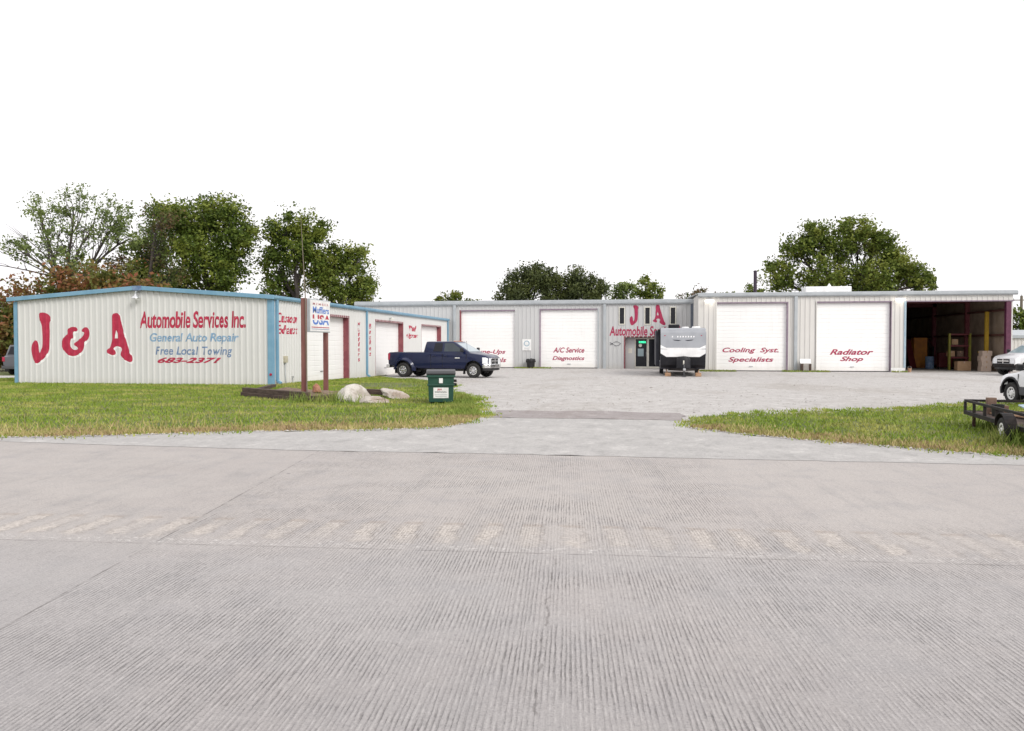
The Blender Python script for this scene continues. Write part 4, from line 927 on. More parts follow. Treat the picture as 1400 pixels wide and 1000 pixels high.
MB().lathe([(.0, 0), (.26, 0), (.2, .09), (.0, .1)], (cx + .75, YV + .8, 2.51), n=18).build('roof_vent', 'rv_white', rv, smooth=True)
MB().lathe([(.0, 0), (.22, 0), (.18, .07), (.0, .08)], (cx + .15, YV + .7, 2.51), n=18).build('roof_vent', 'rv_white', rv, smooth=True)
MB().tube([(cx - 1.05, YV + .8, 2.5), (cx - 1.15, YV + .9, 2.62), (cx - .85, YV + .9, 2.66)], .025).build('roof_antenna', 'steel', rv)
MB().box(cx - W - .2, cx - W - .002, YV + 2.6, YV + 6.6, .32, 2.42).build('slide_out', 'rv_side', rv, .03)
MB().tube([(cx - W - .07, YV + .8, 2.36), (cx - W - .07, YV + 2.9, 2.36)], .07, 10).box(cx - W - .06, cx - W - .005, YV + .8, YV + .86, .7, 2.3).build('awning', 'rv_black', rv)
MB().box(cx - W - .012, cx - W - .001, YV + 1.1, YV + 1.75, .6, 2.2).build('side_door', 'rv_grey', rv)
for y in (YV + 2.0,): MB().box(cx - W - .01, cx - W - .001, y, y + .7, 1.3, 1.9).build('side_window', 'glass_dark', rv)
m = MB(); m.beam((cx - .75, YV + .5, .2), (cx - .06, YV - 1.15, .22), .08, .12).beam((cx + .75, YV + .5, .2), (cx + .06, YV - 1.15, .22), .08, .12)
af = m.build('tow_frame', 'frame_black', rv)
MB().tube([(cx, YV - 1.05, .55), (cx, YV - 1.05, -.05)], .035, 10).lathe([(.0, 0), (.12, 0), (.12, .03), (.0, .03)], (cx, YV - 1.05, -.17), n=14).tube([(cx, YV - 1.05, -.05), (cx, YV - 1.05, -.14)], .025, 8).build('tongue_jack', 'cladding', rv)
MB().box(cx - .07, cx + .07, YV - 1.42, YV - 1.12, .18, .3).build('coupler', 'steel', rv, .02)
m = MB(); m.lathe([(.0, .25), (.30, .25), (.34, .3), (.34, .78), (.28, .92), (.0, .96)], (cx - .0, YV - .45, 0), n=20)
m.v = [(cx + (x - cx) * 1.12, y, z) for x, y, z in m.v]; m.build('propane_cover', 'rv_black', rv, smooth=True)
MB().box(cx - .04, cx + .03, YV - .82, YV - .79, .5, .72).build('cover_label', 'cream', rv)
for sg in (-1, 1):
    w_ = MB().lathe([(.2, -.1), (.33, -.11), (.36, -.05), (.36, .05), (.33, .11), (.2, .1), (.0, .08)], (cx + sg * 1.05, YV + 4.2, zg + .36), 'x', 24).build('wheel', 'rubber', rv, smooth=True)
    MB().lathe([(.0, -.1), (.2, -.1), (.2, .1), (.0, .1)], (cx + sg * 1.06, YV + 4.2, zg + .36), 'x', 20).build('rim', 'steel', w_)
    MB().beam((cx + sg * .9, YV + .5, .22), (cx + sg * .82, YV - .05, -.06), .05).build('stabiliser_jack', 'wood_tan', rv)
for sg in (-1, 1):
    tag(MB().box(cx + sg * .82 - .16, cx + sg * .82 + .16, YV - .25, YV + .05, zg, zg + .2).build('wood_block', 'wood_tan', None, .012), ('left' if sg < 0 else 'right') + ' orange wood block under the nose of the travel trailer', 'block', 'wood blocks under the travel trailer')
# ================================================================== dumpster
dp_ = thing('dumpster', 'small dark green dumpster with a black lid and white label on the grass', 'dumpster', (-5.12, 21.25, 0), R(13.5)); dp_.location.x -= .09
x0, x1, y0, y1 = -5.50, -4.80, 20.78, 21.75
m = MB(); m.add([(x0 + .03, y0 + .05, .06), (x1 - .03, y0 + .05, .06), (x1 - .03, y1 - .05, .06), (x0 + .03, y1 - .05, .06), (x0, y0, .78), (x1, y0, .78), (x1, y1, .84), (x0, y1, .84)], [(3, 2, 1, 0), (4, 5, 6, 7), (0, 1, 5, 4), (1, 2, 6, 5), (2, 3, 7, 6), (3, 0, 4, 7)])
bd = m.build('bin', 'bin_green', dp_, .012)
MB().box(x0 - .03, x1 + .03, y0 - .03, y0 - .002, .72, .79).box(x0 - .012, x1 + .012, y0 - .012, y0 + .03, .50, .545).build('rim', 'bin_green', dp_, .008)
m = MB(); m.prism([(y0 - .05, .79), (y1 + .03, .855), (y1 + .03, .90), (y0 + .5, .925), (y0 + .1, .885), (y0 - .05, .83)], lambda y, z, x: (x, y, z), x0 - .04, x1 + .04); m.build('lid', 'black', dp_, .02)
for z in (.62, .52): MB().box(x1 - .005, x1 + .07, y0 + .1, y0 + .5, z - .03, z + .03).build('lift_pocket', 'frame_black', dp_, .008)
PD = lambda s, d_, z: (s, y0 + .042 - d_ + (z - .2) * -.065, z)
PB = MB(); PB.add([PD(-5.35, .006, .17), PD(-4.95, .006, .17), PD(-4.95, .006, .45), PD(-5.35, .006, .45), PD(-5.35, -.02, .17), PD(-4.95, -.02, .17), PD(-4.95, -.02, .45), PD(-5.35, -.02, .45)], [(0, 1, 2, 3), (7, 6, 5, 4), (0, 4, 5, 1), (1, 5, 6, 2), (2, 6, 7, 3), (3, 7, 4, 0)])
PB.build('label_plate', 'white_paint', dp_)
paint(textbm('J&A', .02), 'lettering', PD, None, (-5.25, .36, -5.12, .43), 'red_paint', dp_, .01)
paint(textbm('DISPOSAL', .015), 'lettering', PD, None, (-5.31, .315, -4.99, .35), 'dark_line', dp_, .01)
MB().add([PD(-5.32, .009, .25), PD(-4.98, .009, .25), PD(-4.98, .009, .265), PD(-5.32, .009, .265)], [(0, 1, 2, 3)]).add([PD(-5.3, .009, .20), PD(-5.0, .009, .20), PD(-5.0, .009, .215), PD(-5.3, .009, .215)], [(0, 1, 2, 3)]).build('small_print', 'grey_trim', dp_)
MB().box(-5.2, -5.1, y0 - .012, y0 + .03, .57, .70).build('sticker', 'white_paint', dp_)
for x in (x0 + .1, x1 - .16): MB().box(x, x + .06, y0 + .1, y1 - .1, 0, .06).build('skid', 'frame_black', dp_)
# ================================================================== pole sign, rod, planter, rocks
sg_ = thing('pole_sign', 'white Mufflers USA sign panel held by two maroon wooden posts', 'sign', (-9.80, 23.8, .12))
MB().box(-9.83, -9.69, 22.6, 22.74, .0, 2.97).build('post', 'post_wood', sg_, .008)
MB().box(-9.96, -9.83, 24.62, 24.75, .0, 3.0).build('post', 'post_wood', sg_, .008)
pn = MB().box(-9.82, -9.71, 22.98, 24.60, 1.97, 2.98).build('panel', 'grey_trim', sg_, .006)
MB().box(-9.708, -9.702, 23.01, 24.57, 2.0, 2.95).build('panel_face', 'white_paint', pn)
PP = lambda s, d_, z: (-9.702 + d_, s, z)
M['sign_blue'] = pmat('sign_blue', (.06, .17, .55), (.1, .22, .6), 6., .5); M['sign_red'] = pmat('sign_red', (.50, .03, .06), None, 6., .5)
M['faded_red'] = pmat('faded_red', (.5, .14, .16), (.6, .3, .3), 12., .6)
paint(textbm('MEMBER', .01, space=1.5), 'lettering', PP, None, (23.2, 2.80, 24.45, 2.87), 'faded_red', sg_, .003)
paint(textbm('Mufflers', .02), 'lettering', PP, None, (23.2, 2.55, 24.48, 2.76), 'sign_blue', sg_, .003)
b = textbm('USA', .03)
ys = [v_.co.y for v_ in b.verts]; ymid = min(ys) + (max(ys) - min(ys)) * .5
b2 = b.copy()
bmesh.ops.bisect_plane(b, geom=b.verts[:] + b.edges[:] + b.faces[:], plane_co=(0, ymid + .05, 0), plane_no=(0, 1, 0), clear_inner=True)
bmesh.ops.bisect_plane(b2, geom=b2.verts[:] + b2.edges[:] + b2.faces[:], plane_co=(0, ymid - .05, 0), plane_no=(0, 1, 0), clear_outer=True)
paint(b, 'lettering', PP, None, (23.18, 2.38, 24.48, 2.51), 'sign_red', sg_, .003); paint(b2, 'lettering', PP, None, (23.18, 2.20, 24.48, 2.34), 'sign_blue', sg_, .003)
MB().box(-9.701, -9.698, 23.1, 24.5, 2.11, 2.135).build('stripe', 'sign_red', sg_); MB().box(-9.701, -9.698, 23.1, 24.5, 2.06, 2.075).build('stripe', 'slate_paint', sg_)
tag(MB().tube([(-9.63, 22.56, .08), (-9.66, 22.56, 2.9), (-9.82, 22.62, 5.45)], [.022, .018, .006], 8).build('thin_rod', 'pole_wood', None, smooth=True), 'tall thin leaning rod rising in front of the maroon sign post', 'rod')
def timber(label, a, b, z, hh=.15, w_=.17): return tag(MB().beam(a + (z,), b + (z,), w_, hh).build('timber', 'wood_dark', None, .015), label, 'timber', 'timbers edging the sign bed')
A_1, B_1, C_1, D_1 = (-11.95, 23.15), (-8.85, 21.0), (-8.45, 22.35), (-13.2, 27.9)
timber('long dark timber lying lowest along the front of the sign bed', A_1, B_1, .06, .15)
timber('long dark timber stacked on top at the front of the sign bed', (-11.9, 23.14), (-9.0, 21.13), .205, .14)
timber('dark timber running back towards the shop corner along the left of the sign bed', A_1, D_1, .06, .15)
timber('short dark timber end piece at the right of the sign bed', B_1, C_1, .09, .17)
timber('dark timber half hidden behind the big pale rock', (-8.3, 23.6), (-7.3, 23.2), .16, .16)
bm = bmesh.new(); bmesh.ops.create_grid(bm, x_segments=36, y_segments=36, size=1)
for v_ in bm.verts:
    u_, t_ = (v_.co.x + 1) / 2, (v_.co.y + 1) / 2
    p_ = Vector((-11.9, 23.2)) * (1 - u_) * (1 - t_) + Vector((-8.9, 21.1)) * u_ * (1 - t_) + Vector((-7.9, 23.4)) * u_ * t_ + Vector((-11.6, 25.6)) * (1 - u_) * t_
    e_ = min(1, 5 * min(t_ + .15, 1 - t_, u_ + .1, 1.0 - u_)); v_.co = Vector((p_.x, p_.y, .0 + .17 * e_ + .05 * e_ * mnoise.noise(Vector((p_.x * 2, p_.y * 2, 0)))))
for f in bm.faces: f.smooth = True
me = bpy.data.meshes.new('soil_bed'); bm.to_mesh(me); bm.free(); me.materials.append(M['soil']); o = bpy.data.objects.new('soil_bed', me); COL.objects.link(o); o['kind'] = 'stuff'; tag(o, 'brown soil filling the timber bed under the pole sign', 'soil')
def rock(label, c, s, rz, mat, seed, cut=.0, tilt=0.):
    bm = bmesh.new(); bmesh.ops.create_icosphere(bm, subdivisions=4, radius=1)
    for v_ in bm.verts:
        n_ = v_.co.normalized(); q = n_ + Vector((seed, seed * .7, 0))
        k = 1 + .34 * mnoise.noise(q * 1.1) + .16 * mnoise.noise(q * 2.7) + .06 * mnoise.noise(q * 7)
        p_ = n_ * k
        for pl in range(7):   # flat broken faces
            rr_ = random.Random(seed * 31 + pl); nn = Vector((rr_.gauss(0, 1), rr_.gauss(0, 1), abs(rr_.gauss(.3, .6)))).normalized(); dd_ = p_.dot(nn) - rr_.uniform(.62, .85)
            if dd_ > 0: p_ -= nn * dd_ * .85
        v_.co = Vector((p_.x * s[0], p_.y * s[1], max(p_.z, -.35) * s[2]))
    for f in bm.faces: f.smooth = True
    for e_ in bm.edges:
        if len(e_.link_faces) == 2 and e_.calc_face_angle(0) > R(24): e_.smooth = False
    me = bpy.data.meshes.new('rock'); bm.to_mesh(me); bm.free(); me.materials.append(M[mat])
    o = bpy.data.objects.new('rock', me); COL.objects.link(o); o.location = c; o.rotation_euler = (0, tilt, rz); return tag(o, label, 'rock', 'rocks beside the sign bed')
rock('big pale boulder, the largest of the rocks by the sign bed', (-7.82, 21.35, .14), (.53, .42, .35), .3, 'rock', 3)
rock('flat pale rock leaning at the right foot of the big boulder', (-7.12, 21.1, .05), (.42, .32, .17), .1, 'rock_b', 11)
rock('long low tan slab rock sloping away to the right behind the boulder', (-7.02, 22.85, .10), (.50, .26, .20), -.3, 'rock_b', 7, tilt=.22)
rock('small reddish stone in the sign bed between the posts', (-9.25, 22.4, .26), (.16, .15, .17), .3, 'redrock', 19)
# ================================================================== utility trailer
TX, TY = 6.38, 16.95; ang = R(-97); ca, sa = math.cos(ang), math.sin(ang)
tl = thing('utility_trailer', 'black open utility trailer loaded with scrap in the right hand grass', 'trailer', (TX, TY, 0), ang, world=False)
Lr, Wd = 5.0, 1.25; zf, zr = .27, .50
bld = lambda mb, nm, mat, par=None, **k: mb.build(nm, mat, par or tl, local=True, **k)
bld(MB().beam((0, 0, zf), (Lr, 0, zf), .06, .07).beam((0, Wd, zf), (Lr, Wd, zf), .06, .07).beam((0, 0, zf), (0, Wd, zf), .06, .07).beam((Lr, 0, zf), (Lr, Wd, zf), .06, .07), 'floor_frame', 'frame_black')
bld(MB().box(.04, Lr - .04, .04, Wd - .04, zf - .01, zf + .02), 'deck', 'wood_dark')
m = MB()
for y in (0, Wd):
    m.beam((0, y, zr), (Lr, y, zr), .045)
    for x in (0, .62, 1.3, 2.0, 2.7, 3.5, 4.2, Lr): m.beam((x, y, zf + .03), (x, y, zr - .02), .045)
m.beam((0, 0, zr), (0, Wd, zr), .045); bld(m, 'rail', 'frame_black')
bld(MB().beam((.42, .05, zf), (.42, .05, .03), .05), 'prop_leg', 'rust')
for y, sg in ((-.17, -1), (Wd + .17, 1)):
    wheel(tl, 3.1, y, .215, .15, sg, 'white_paint', .56)
    pts = [(3.1 + .30 * math.cos(R(a)), y, .23 + .27 * math.sin(R(a))) for a in range(10, 171, 16)]
    m = MB()
    for a, b in zip(pts, pts[1:]): m.beam(a, b, .17, .012, up=(0, 0, 1))
    bld(m, 'fender', 'frame_black')
bld(MB().beam((Lr, 0, zf), (Lr + 1.1, Wd / 2, zf), .06, .08).beam((Lr, Wd, zf), (Lr + 1.1, Wd / 2, zf), .06, .08), 'drawbar', 'frame_black')
bld(MB().beam((3.1, -.1, .215), (3.1, Wd + .1, .215), .06), 'axle', 'rust')
def onload(name, label, cat, mb, mat, bev=.01):
    mb.v = [(TX + x * ca - y * sa, TY + x * sa + y * ca, z) for x, y, z in mb.v]
    return tag(mb.build(name, mat, None, bev), label, cat)
onload('crate', 'upright tan crate near the left end of the black trailer', 'crate', MB().box(.58, .70, .2, .36, zf + .02, .60).box(.74, .92, .3, .5, zf + .02, .47), 'crate')
onload('red_bar', 'long dull red metal bar lying across the trailer load', 'bar', MB().beam((.5, 1.0, .47), (2.1, .55, .44), .08, .07), 'tool_red')
onload('wood_plank', 'pale plank lying in the trailer beside the red bar', 'plank', MB().beam((.6, .3, .31), (1.9, .62, .34), .16, .03), 'wood_tan')
onload('blue_sheet', 'crumpled pale blue sheet metal on the trailer load', 'sheet', MB().add([(1.0, .62, .50), (1.75, .55, .47), (1.8, .98, .52), (1.0, 1.02, .54), (1.0, .62, .48), (1.75, .55, .45), (1.8, .98, .50), (1.0, 1.02, .52)], [(0, 1, 2, 3), (7, 6, 5, 4), (0, 4, 5, 1), (1, 5, 6, 2), (2, 6, 7, 3), (3, 7, 4, 0)]), 'tarp_blue', 0)
onload('wooden_box', 'dark wooden box in the middle of the trailer load', 'box', MB().box(1.95, 2.5, .55, 1.15, zf + .02, .62), 'rust')
onload('scrap_sheet', 'rusty brown scrap sheet leaning over the right side of the trailer', 'scrap', MB().beam((2.6, .75, .54), (4.2, .55, .60), .4, .02), 'wood_tan', 0)
onload('bucket', 'small dark bucket standing in the trailer next to the tan crate', 'bucket', MB().lathe([(.0, 0), (.09, 0), (.11, .22), (.1, .22), (.08, .03), (.0, .03)], (1.15, .25, zf + .02), n=14), 'black', 0)
# ================================================================== far right shed, pole
sh = thing('low_shed', 'low white metal shed with grey roof behind the open bay at the far right', 'shed', (40, 78, -.17))
RIB_S = RIB_M; PSH = lambda s, d_, z: (s, 78 - d_, z)
m = MB(); ribwall(m, PSH, RIB_M, 30.5, 52, -.19, lambda s: 2.15); m.build('wall', 'siding_warm', sh)
MB().prism([(77.8, 2.15), (84, 2.9), (84, 2.98), (77.8, 2.42)], lambda y, z, x: (x, y, z), 30.3, 52.2).build('roof', 'grey_trim', sh)
MB().box(30.5, 30.55, 78.03, 84, -.19, 2.15).box(51.95, 52, 78.03, 84, -.19, 2.15).box(30.55, 51.95, 83.9, 83.95, -.19, 2.7).build('side_wall', 'siding_warm', sh)
up_ = thing('utility_pole', 'distant wooden utility pole above the trees at the right edge', 'utility pole', (47.8, 110, -.17))
MB().tube([(47.8, 110, -.17), (47.8, 110, 7.7)], [.22, .15], 10).build('pole', 'pole_wood', up_, smooth=True)
MB().box(46.8, 48.8, 109.95, 110.05, 7.1, 7.22).build('crossarm', 'pole_wood', up_)
for x in (46.9, 47.8, 48.7): MB().lathe([(.0, 0), (.06, 0), (.06, .15), (.0, .17)], (x, 110, 7.22 if x != 47.8 else 7.7), n=8).build('insulator', 'steel', up_)
# ================================================================== trees
def tree(name, label, base, lobes, leaf, nleaf, lsize, seed, trunk_r=.3, twigs=14, fork=None, sig=.30, group='trees behind the buildings', limb=True, bare=()):
    """lobes: (x, y, z, rx, ry, rz) ellipsoids in world metres"""
    rn = np.random.default_rng(seed); rr = random.Random(seed)
    t = thing(name, label, 'tree' if 'tree' in name else 'shrub', base, 0, group)
    B = Vector(base); fk = Vector(fork) if fork else B + Vector((0, 0, (min(l[2] for l in lobes) - base[2]) * .6))
    tb = MB(); mid_ = (B + fk) / 2 + Vector((rr.gauss(0, .2), rr.gauss(0, .2), 0))
    tb.tube([B, mid_, fk], [trunk_r, trunk_r * .8, trunk_r * .65], 9)
    ends = []; wts = []
    def limb_(a, b, r0, r1, bend=.12, n=5):
        pts = []; L = (b - a).length; o1 = Vector((rr.gauss(0, bend), rr.gauss(0, bend), rr.gauss(.3 * bend, bend))) * L; o2 = Vector([rr.gauss(0, bend * .5) for _ in range(3)]) * L
        for k in range(n + 1):
            s_ = k / n; pts.append(a.lerp(b, s_) + o1 * (4 * s_ * (1 - s_)) * .5 + o2 * math.sin(s_ * math.pi * 2) * .4)
        tb.tube(pts, [r0 + (r1 - r0) * k / n for k in range(n + 1)], 6, cap=False); return pts
    for (lx, ly, lz, rx, ry, rz_) in lobes:
        rx *= .93; rz_ *= .93; lx += rr.gauss(0, .12); lz += rr.gauss(0, .18)
        c = Vector((lx, ly, lz)); lm = limb_(fk, c - Vector((0, 0, rz_ * .3)), trunk_r * .5, trunk_r * .18, .10)
        vol = (rx * ry * rz_) ** (1 / 3); k_ = max(4, int(twigs * vol / 1.6))
        for q in range(k_):
            dv = Vector((rr.gauss(0, 1), rr.gauss(0, 1), rr.gauss(.15, 1))).normalized(); rad = rr.uniform(.45, 1.0) ** .6
            e = c + Vector((dv.x * rx, dv.y * ry, dv.z * rz_)) * rad
            st_ = lm[rr.choice((2, 3, 4, 5))]
            tp = limb_(st_, e, trunk_r * .12, .012, .10, 4)
            for s_ in (tp[-1], tp[-2], tp[-1] + Vector([rr.gauss(0, .3) for _ in range(3)]) * vol * .4): ends.append(s_); wts.append(vol)
    for a, b in bare:
        p = limb_(Vector(a), Vector(b), trunk_r * .3, .02, .08, 6)
        for q in range(7):
            s_ = p[rr.choice((2, 3, 4, 5))]; limb_(s_, s_ + Vector((rr.gauss(-.5, .9), rr.gauss(0, .8), rr.uniform(.2, 1.5))), .03, .008, .1, 3)
    tb.build('trunk', 'bark', t, smooth=True)
    ends = np.array([tuple(e) for e in ends]); idx = rn.integers(0, len(ends), nleaf)
    w8 = rn.uniform(.25, 1.3, len(ends)) * np.array(wts)
    c = ends[idx] + np.clip(rn.normal(0, 1, (nleaf, 3)), -1.35, 1.35) * (sig * w8[idx])[:, None] * np.array([1, 1, .8])
    c = c[c[:, 2] > base[2] + .2]; n = len(c)
    nr = rn.normal(0, 1, (n, 3)) + np.array([0, -.2, .7]); nr /= np.linalg.norm(nr, axis=1)[:, None]
    ax = np.cross(nr, rn.normal(0, 1, (n, 3))); ax /= np.linalg.norm(ax, axis=1)[:, None]; bx = np.cross(nr, ax)
    sz = lsize * rn.uniform(.55, 1.3, n)[:, None]
    V = np.stack([c - ax * sz, c - bx * sz * .55 + ax * sz * .1, c + ax * sz, c + bx * sz * .55 - ax * sz * .1], 1).reshape(-1, 3) - np.array(base)
    fastmesh('crown', V, 4, leaf, t)
    return t
def fastmesh(name, V, k, mat, parent=None):
    n = len(V) // k; me = bpy.data.meshes.new(name); me.vertices.add(len(V)); me.vertices.foreach_set('co', V.astype(np.float32).ravel())
    me.loops.add(len(V)); me.loops.foreach_set('vertex_index', np.arange(len(V), dtype=np.int32)); me.polygons.add(n)
    me.polygons.foreach_set('loop_start', np.arange(0, len(V), k, dtype=np.int32)); me.polygons.foreach_set('loop_total', np.full(n, k, np.int32))
    me.update(calc_edges=True); me.validate(); me.materials.append(mat)
    o = bpy.data.objects.new(name, me); COL.objects.link(o)
    if parent: o.parent = parent
    return o
LF_dark = leafmat('dark_leaves', (.05, .085, .014), (.125, .175, .026), (.225, .265, .042))
LF_oak = leafmat('oak_leaves', (.045, .06, .022), (.085, .105, .035), (.115, .135, .04))
LF_lime = leafmat('lime_leaves', (.085, .12, .018), (.15, .18, .03), (.20, .21, .04))
LF_pale = leafmat('pale_leaves', (.11, .15, .05), (.18, .24, .07), (.24, .30, .09), .35)
LF_red = leafmat('russet_leaves', (.26, .09, .05), (.17, .13, .03), (.095, .14, .025))
LF_russet = leafmat('rusty_leaves', (.19, .09, .06), (.10, .12, .035), (.08, .13, .03))
LF_mix = leafmat('green_leaves', (.065, .105, .016), (.17, .215, .035), (.25, .28, .055))
zb = -.17
P_ = lambda px, py, Y: None
# sparse tree at the far left: fine branches, thin leaf
tree('sparse_tree', 'tall thin-leaved tree with bare forking branches at the far left', (-44.6, 60, zb),
     [(-48.6, 60, 12.4, 2.0, 2, 1.7), (-46.2, 61, 13.2, 1.5, 1.8, 1.5), (-43.9, 60, 11.3, 2.3, 2, 2.0), (-41.9, 60, 12.4, 1.5, 2, 1.7), (-40.7, 60, 10.3, 1.5, 2, 1.6), (-47.3, 59, 9.8, 1.6, 2, 1.1), (-50.6, 60, 9.7, 1.3, 1.5, 1.0), (-44.5, 58, 8.3, 1.6, 2, 1.2)],
     LF_pale, 7500, .12, 1, .30, 16, (-46.0, 60, 6.2), .26, bare=(((-46.0, 60, 6.2), (-52.5, 60, 9.6)), ((-46, 60, 6.2), (-50.8, 60, 10.8)), ((-45.6, 60, 6.6), (-53.0, 59, 8.2)), ((-45, 60, 6.8), (-47.5, 60, 11.0))))
tree('russet_tree', 'rust tinged thin tree between the sparse tree and the dense dark one', (-40.2, 63, zb),
     [(-41.0, 63, 9.6, 1.6, 2, 1.5), (-40.2, 63, 12.2, 1.5, 1.8, 1.3), (-42.6, 62, 8.0, 1.4, 1.6, 1.2), (-39.0, 63, 7.4, 1.4, 2, 1.4)], LF_russet, 3600, .12, 22, .26, 18, (-41.2, 63, 6.3), .3)
tree('red_bush', 'broad green and russet bush spreading behind the left end of the white shop', (-34.5, 48, zb),
     [(-38.8, 48, 4.0, 2.4, 2.2, 1.9), (-36.2, 48, 5.0, 2.1, 2.2, 1.9), (-33.8, 48, 5.2, 2.0, 2.2, 1.6), (-31.6, 48, 4.6, 2.1, 2.2, 1.3), (-29.6, 48, 4.1, 1.6, 2, .9), (-39.5, 47, 2.0, 2.0, 2, 1.6), (-36.3, 50, 2.4, 2.2, 2, 1.7), (-33, 49, 2.6, 2.4, 2, 1.9), (-41.6, 48, 3.6, 2.2, 2, 2.2), (-42.5, 48, 1.6, 2.4, 2, 1.6), (-38.5, 49, 2.6, 2.2, 2, 2.2), (-35, 48, 3.8, 2.4, 2, 2.0)],
     LF_red, 36000, .15, 2, .22, 20, (-35, 48, 1.2), .36)
tree('dense_tree', 'dense rounded dark green tree rising behind the gable of the white shop', (-38.1, 68, zb),
     [(-44.6, 68, 9.6, 1.9, 2.2, 1.7), (-42.3, 68, 12.6, 2.0, 2.4, 1.8), (-39.6, 68, 13.2, 2.2, 2.4, 1.9), (-37.2, 68, 13.0, 2.2, 2.4, 2.0), (-35.7, 68, 11.3, 1.8, 2.4, 2.3), (-38.6, 67, 9.6, 2.8, 2.6, 2.3), (-36.2, 67, 8.2, 2.0, 2.4, 2.0), (-44.0, 67, 7.0, 1.9, 2, 1.3), (-40.8, 67, 7.0, 2.3, 2.4, 1.4)],
     LF_dark, 34000, .155, 3, .42, 18, (-38, 68, 5.0), .34)
tree('dark_tree', 'dark green tree with an open lower crown behind the thin rod', (-31.2, 70, zb),
     [(-31.8, 70, 12.0, 1.9, 2, 1.7), (-29.4, 70, 11.8, 1.6, 2, 1.5), (-32.6, 70, 9.0, 1.6, 2, 1.9), (-30.3, 69, 9.6, 1.7, 2, 1.5), (-32.4, 70, 6.6, 1.5, 2, 1.4)], LF_dark, 15000, .15, 4, .38, 16, (-30.8, 70, 5.6), .32)
tree('green_tree', 'brighter green leaning tree at the right end of the left tree row', (-27.6, 72, zb),
     [(-27.9, 72, 9.8, 1.8, 2, 1.5), (-26.0, 72, 8.9, 1.7, 2, 1.7), (-28.4, 71, 7.5, 2.0, 2, 1.3), (-25.3, 72, 7.0, 1.3, 2, 1.3), (-26.6, 71, 5.8, 1.8, 2, 1.0), (-29.3, 71, 9.0, 1.5, 2, 1.4)], LF_mix, 14000, .15, 5, .32, 16, (-27.4, 72, 4.8), .32)
tree('yellow_tree', 'low yellow green treetop above the left end of the garage roof', (-21.2, 95, zb),
     [(-22.8, 95, 7.0, 1.4, 1.5, .8), (-21.2, 95, 7.2, 1.3, 1.5, .9), (-19.6, 95, 6.8, 1.2, 1.5, .7), (-21, 95, 5.5, 2.6, 1.6, 1.2)], LF_lime, 3000, .17, 6, .25, 12, None, .3)
tree('oak_tree', 'dark oak with a rounded top, the left one above the garage roof', (-11.5, 88, zb),
     [(-14.2, 88, 7.0, 1.6, 2, 1.4), (-12.4, 88, 8.6, 1.7, 2, 1.6), (-10.6, 88, 9.2, 1.6, 2, 1.3), (-9.2, 88, 8.0, 1.4, 2, 1.5), (-11.6, 87, 6.4, 3.2, 2, 1.8)], LF_oak, 15000, .15, 7, .35, 16, None, .33)
tree('oak_tree', 'dark oak with a pointed top, the right one above the garage roof', (-6.3, 90, zb),
     [(-7.6, 90, 7.6, 1.5, 2, 1.5), (-6.2, 90, 8.9, 1.4, 2, 1.4), (-4.8, 90, 7.6, 1.4, 2, 1.4), (-6.2, 89, 6.2, 2.8, 2, 1.8)], LF_oak, 12000, .15, 8, .35, 16, None, .33)
tree('pale_tree', 'airy pale green tree behind the office entry', (-1.6, 100, zb),
     [(-2.8, 100, 7.6, 1.4, 1.6, 1.2), (-1.2, 100, 8.0, 1.2, 1.6, 1.3), (-2.0, 100, 6.2, 2.2, 1.6, 1.3)], LF_pale, 2600, .17, 9, .22, 14, None, .3)
tree('slim_tree', 'mid green tree just left of the camper roofline', (1.0, 103, zb),
     [(1.4, 103, 9.3, 1.3, 1.6, 1.1), (.2, 103, 8.0, 1.4, 1.6, 1.2), (2.4, 103, 8.2, 1.2, 1.6, 1.2), (1.2, 103, 6.4, 2.0, 1.6, 1.3)], LF_mix, 3800, .17, 10, .25, 14, None, .3)
tree('scrub_tree', 'bare twiggy scrub showing over the roof near the camper', (6.6, 100, zb),
     [(5.6, 100, 7.2, 1.0, 1.2, .9), (7.4, 100, 7.6, 1.3, 1.2, .9), (9.0, 100, 7.1, 1.2, 1.2, .8), (7.2, 100, 6.0, 2.4, 1.2, .9)], LF_russet, 1500, .15, 11, .2, 18, None, .32)
tree('scrub_tree', 'thin green scrub beside the dark vent pipe', (12.2, 98, zb),
     [(11.0, 98, 7.4, 1.1, 1.2, .8), (13.2, 98, 8.0, 1.3, 1.2, 1.0), (14.6, 98, 7.8, 1.0, 1.2, .9), (12.8, 98, 6.2, 2.2, 1.4, 1.2)], LF_mix, 2200, .15, 12, .2, 16, None, .3)
tree('broad_tree', 'broad bright green tree with the widest crown behind the workshop roof', (20.3, 84, zb),
     [(13.9, 84, 8.8, 1.3, 2.0, 1.9), (15.4, 84, 11.2, 1.5, 2.2, 1.3), (17.6, 84, 12.3, 1.5, 2.2, 1.3), (19.6, 84, 11.3, 1.6, 2.2, 1.5), (21.4, 84, 12.5, 1.6, 2.2, 1.3), (23.5, 84, 11.6, 1.7, 2.2, 1.1), (25.2, 84, 10.2, 1.5, 2.2, 1.2), (26.6, 84, 8.6, 1.4, 2, 1.0), (27.6, 84, 7.2, 1.3, 2, .8), (18.0, 83, 8.6, 2.6, 2.4, 2.0), (22.4, 83, 8.4, 2.6, 2.4, 2.0), (20.2, 83, 6.6, 5.5, 2.2, 1.4)],
     LF_mix, 34000, .16, 13, .45, 18, (20.3, 84, 4.6), .33)
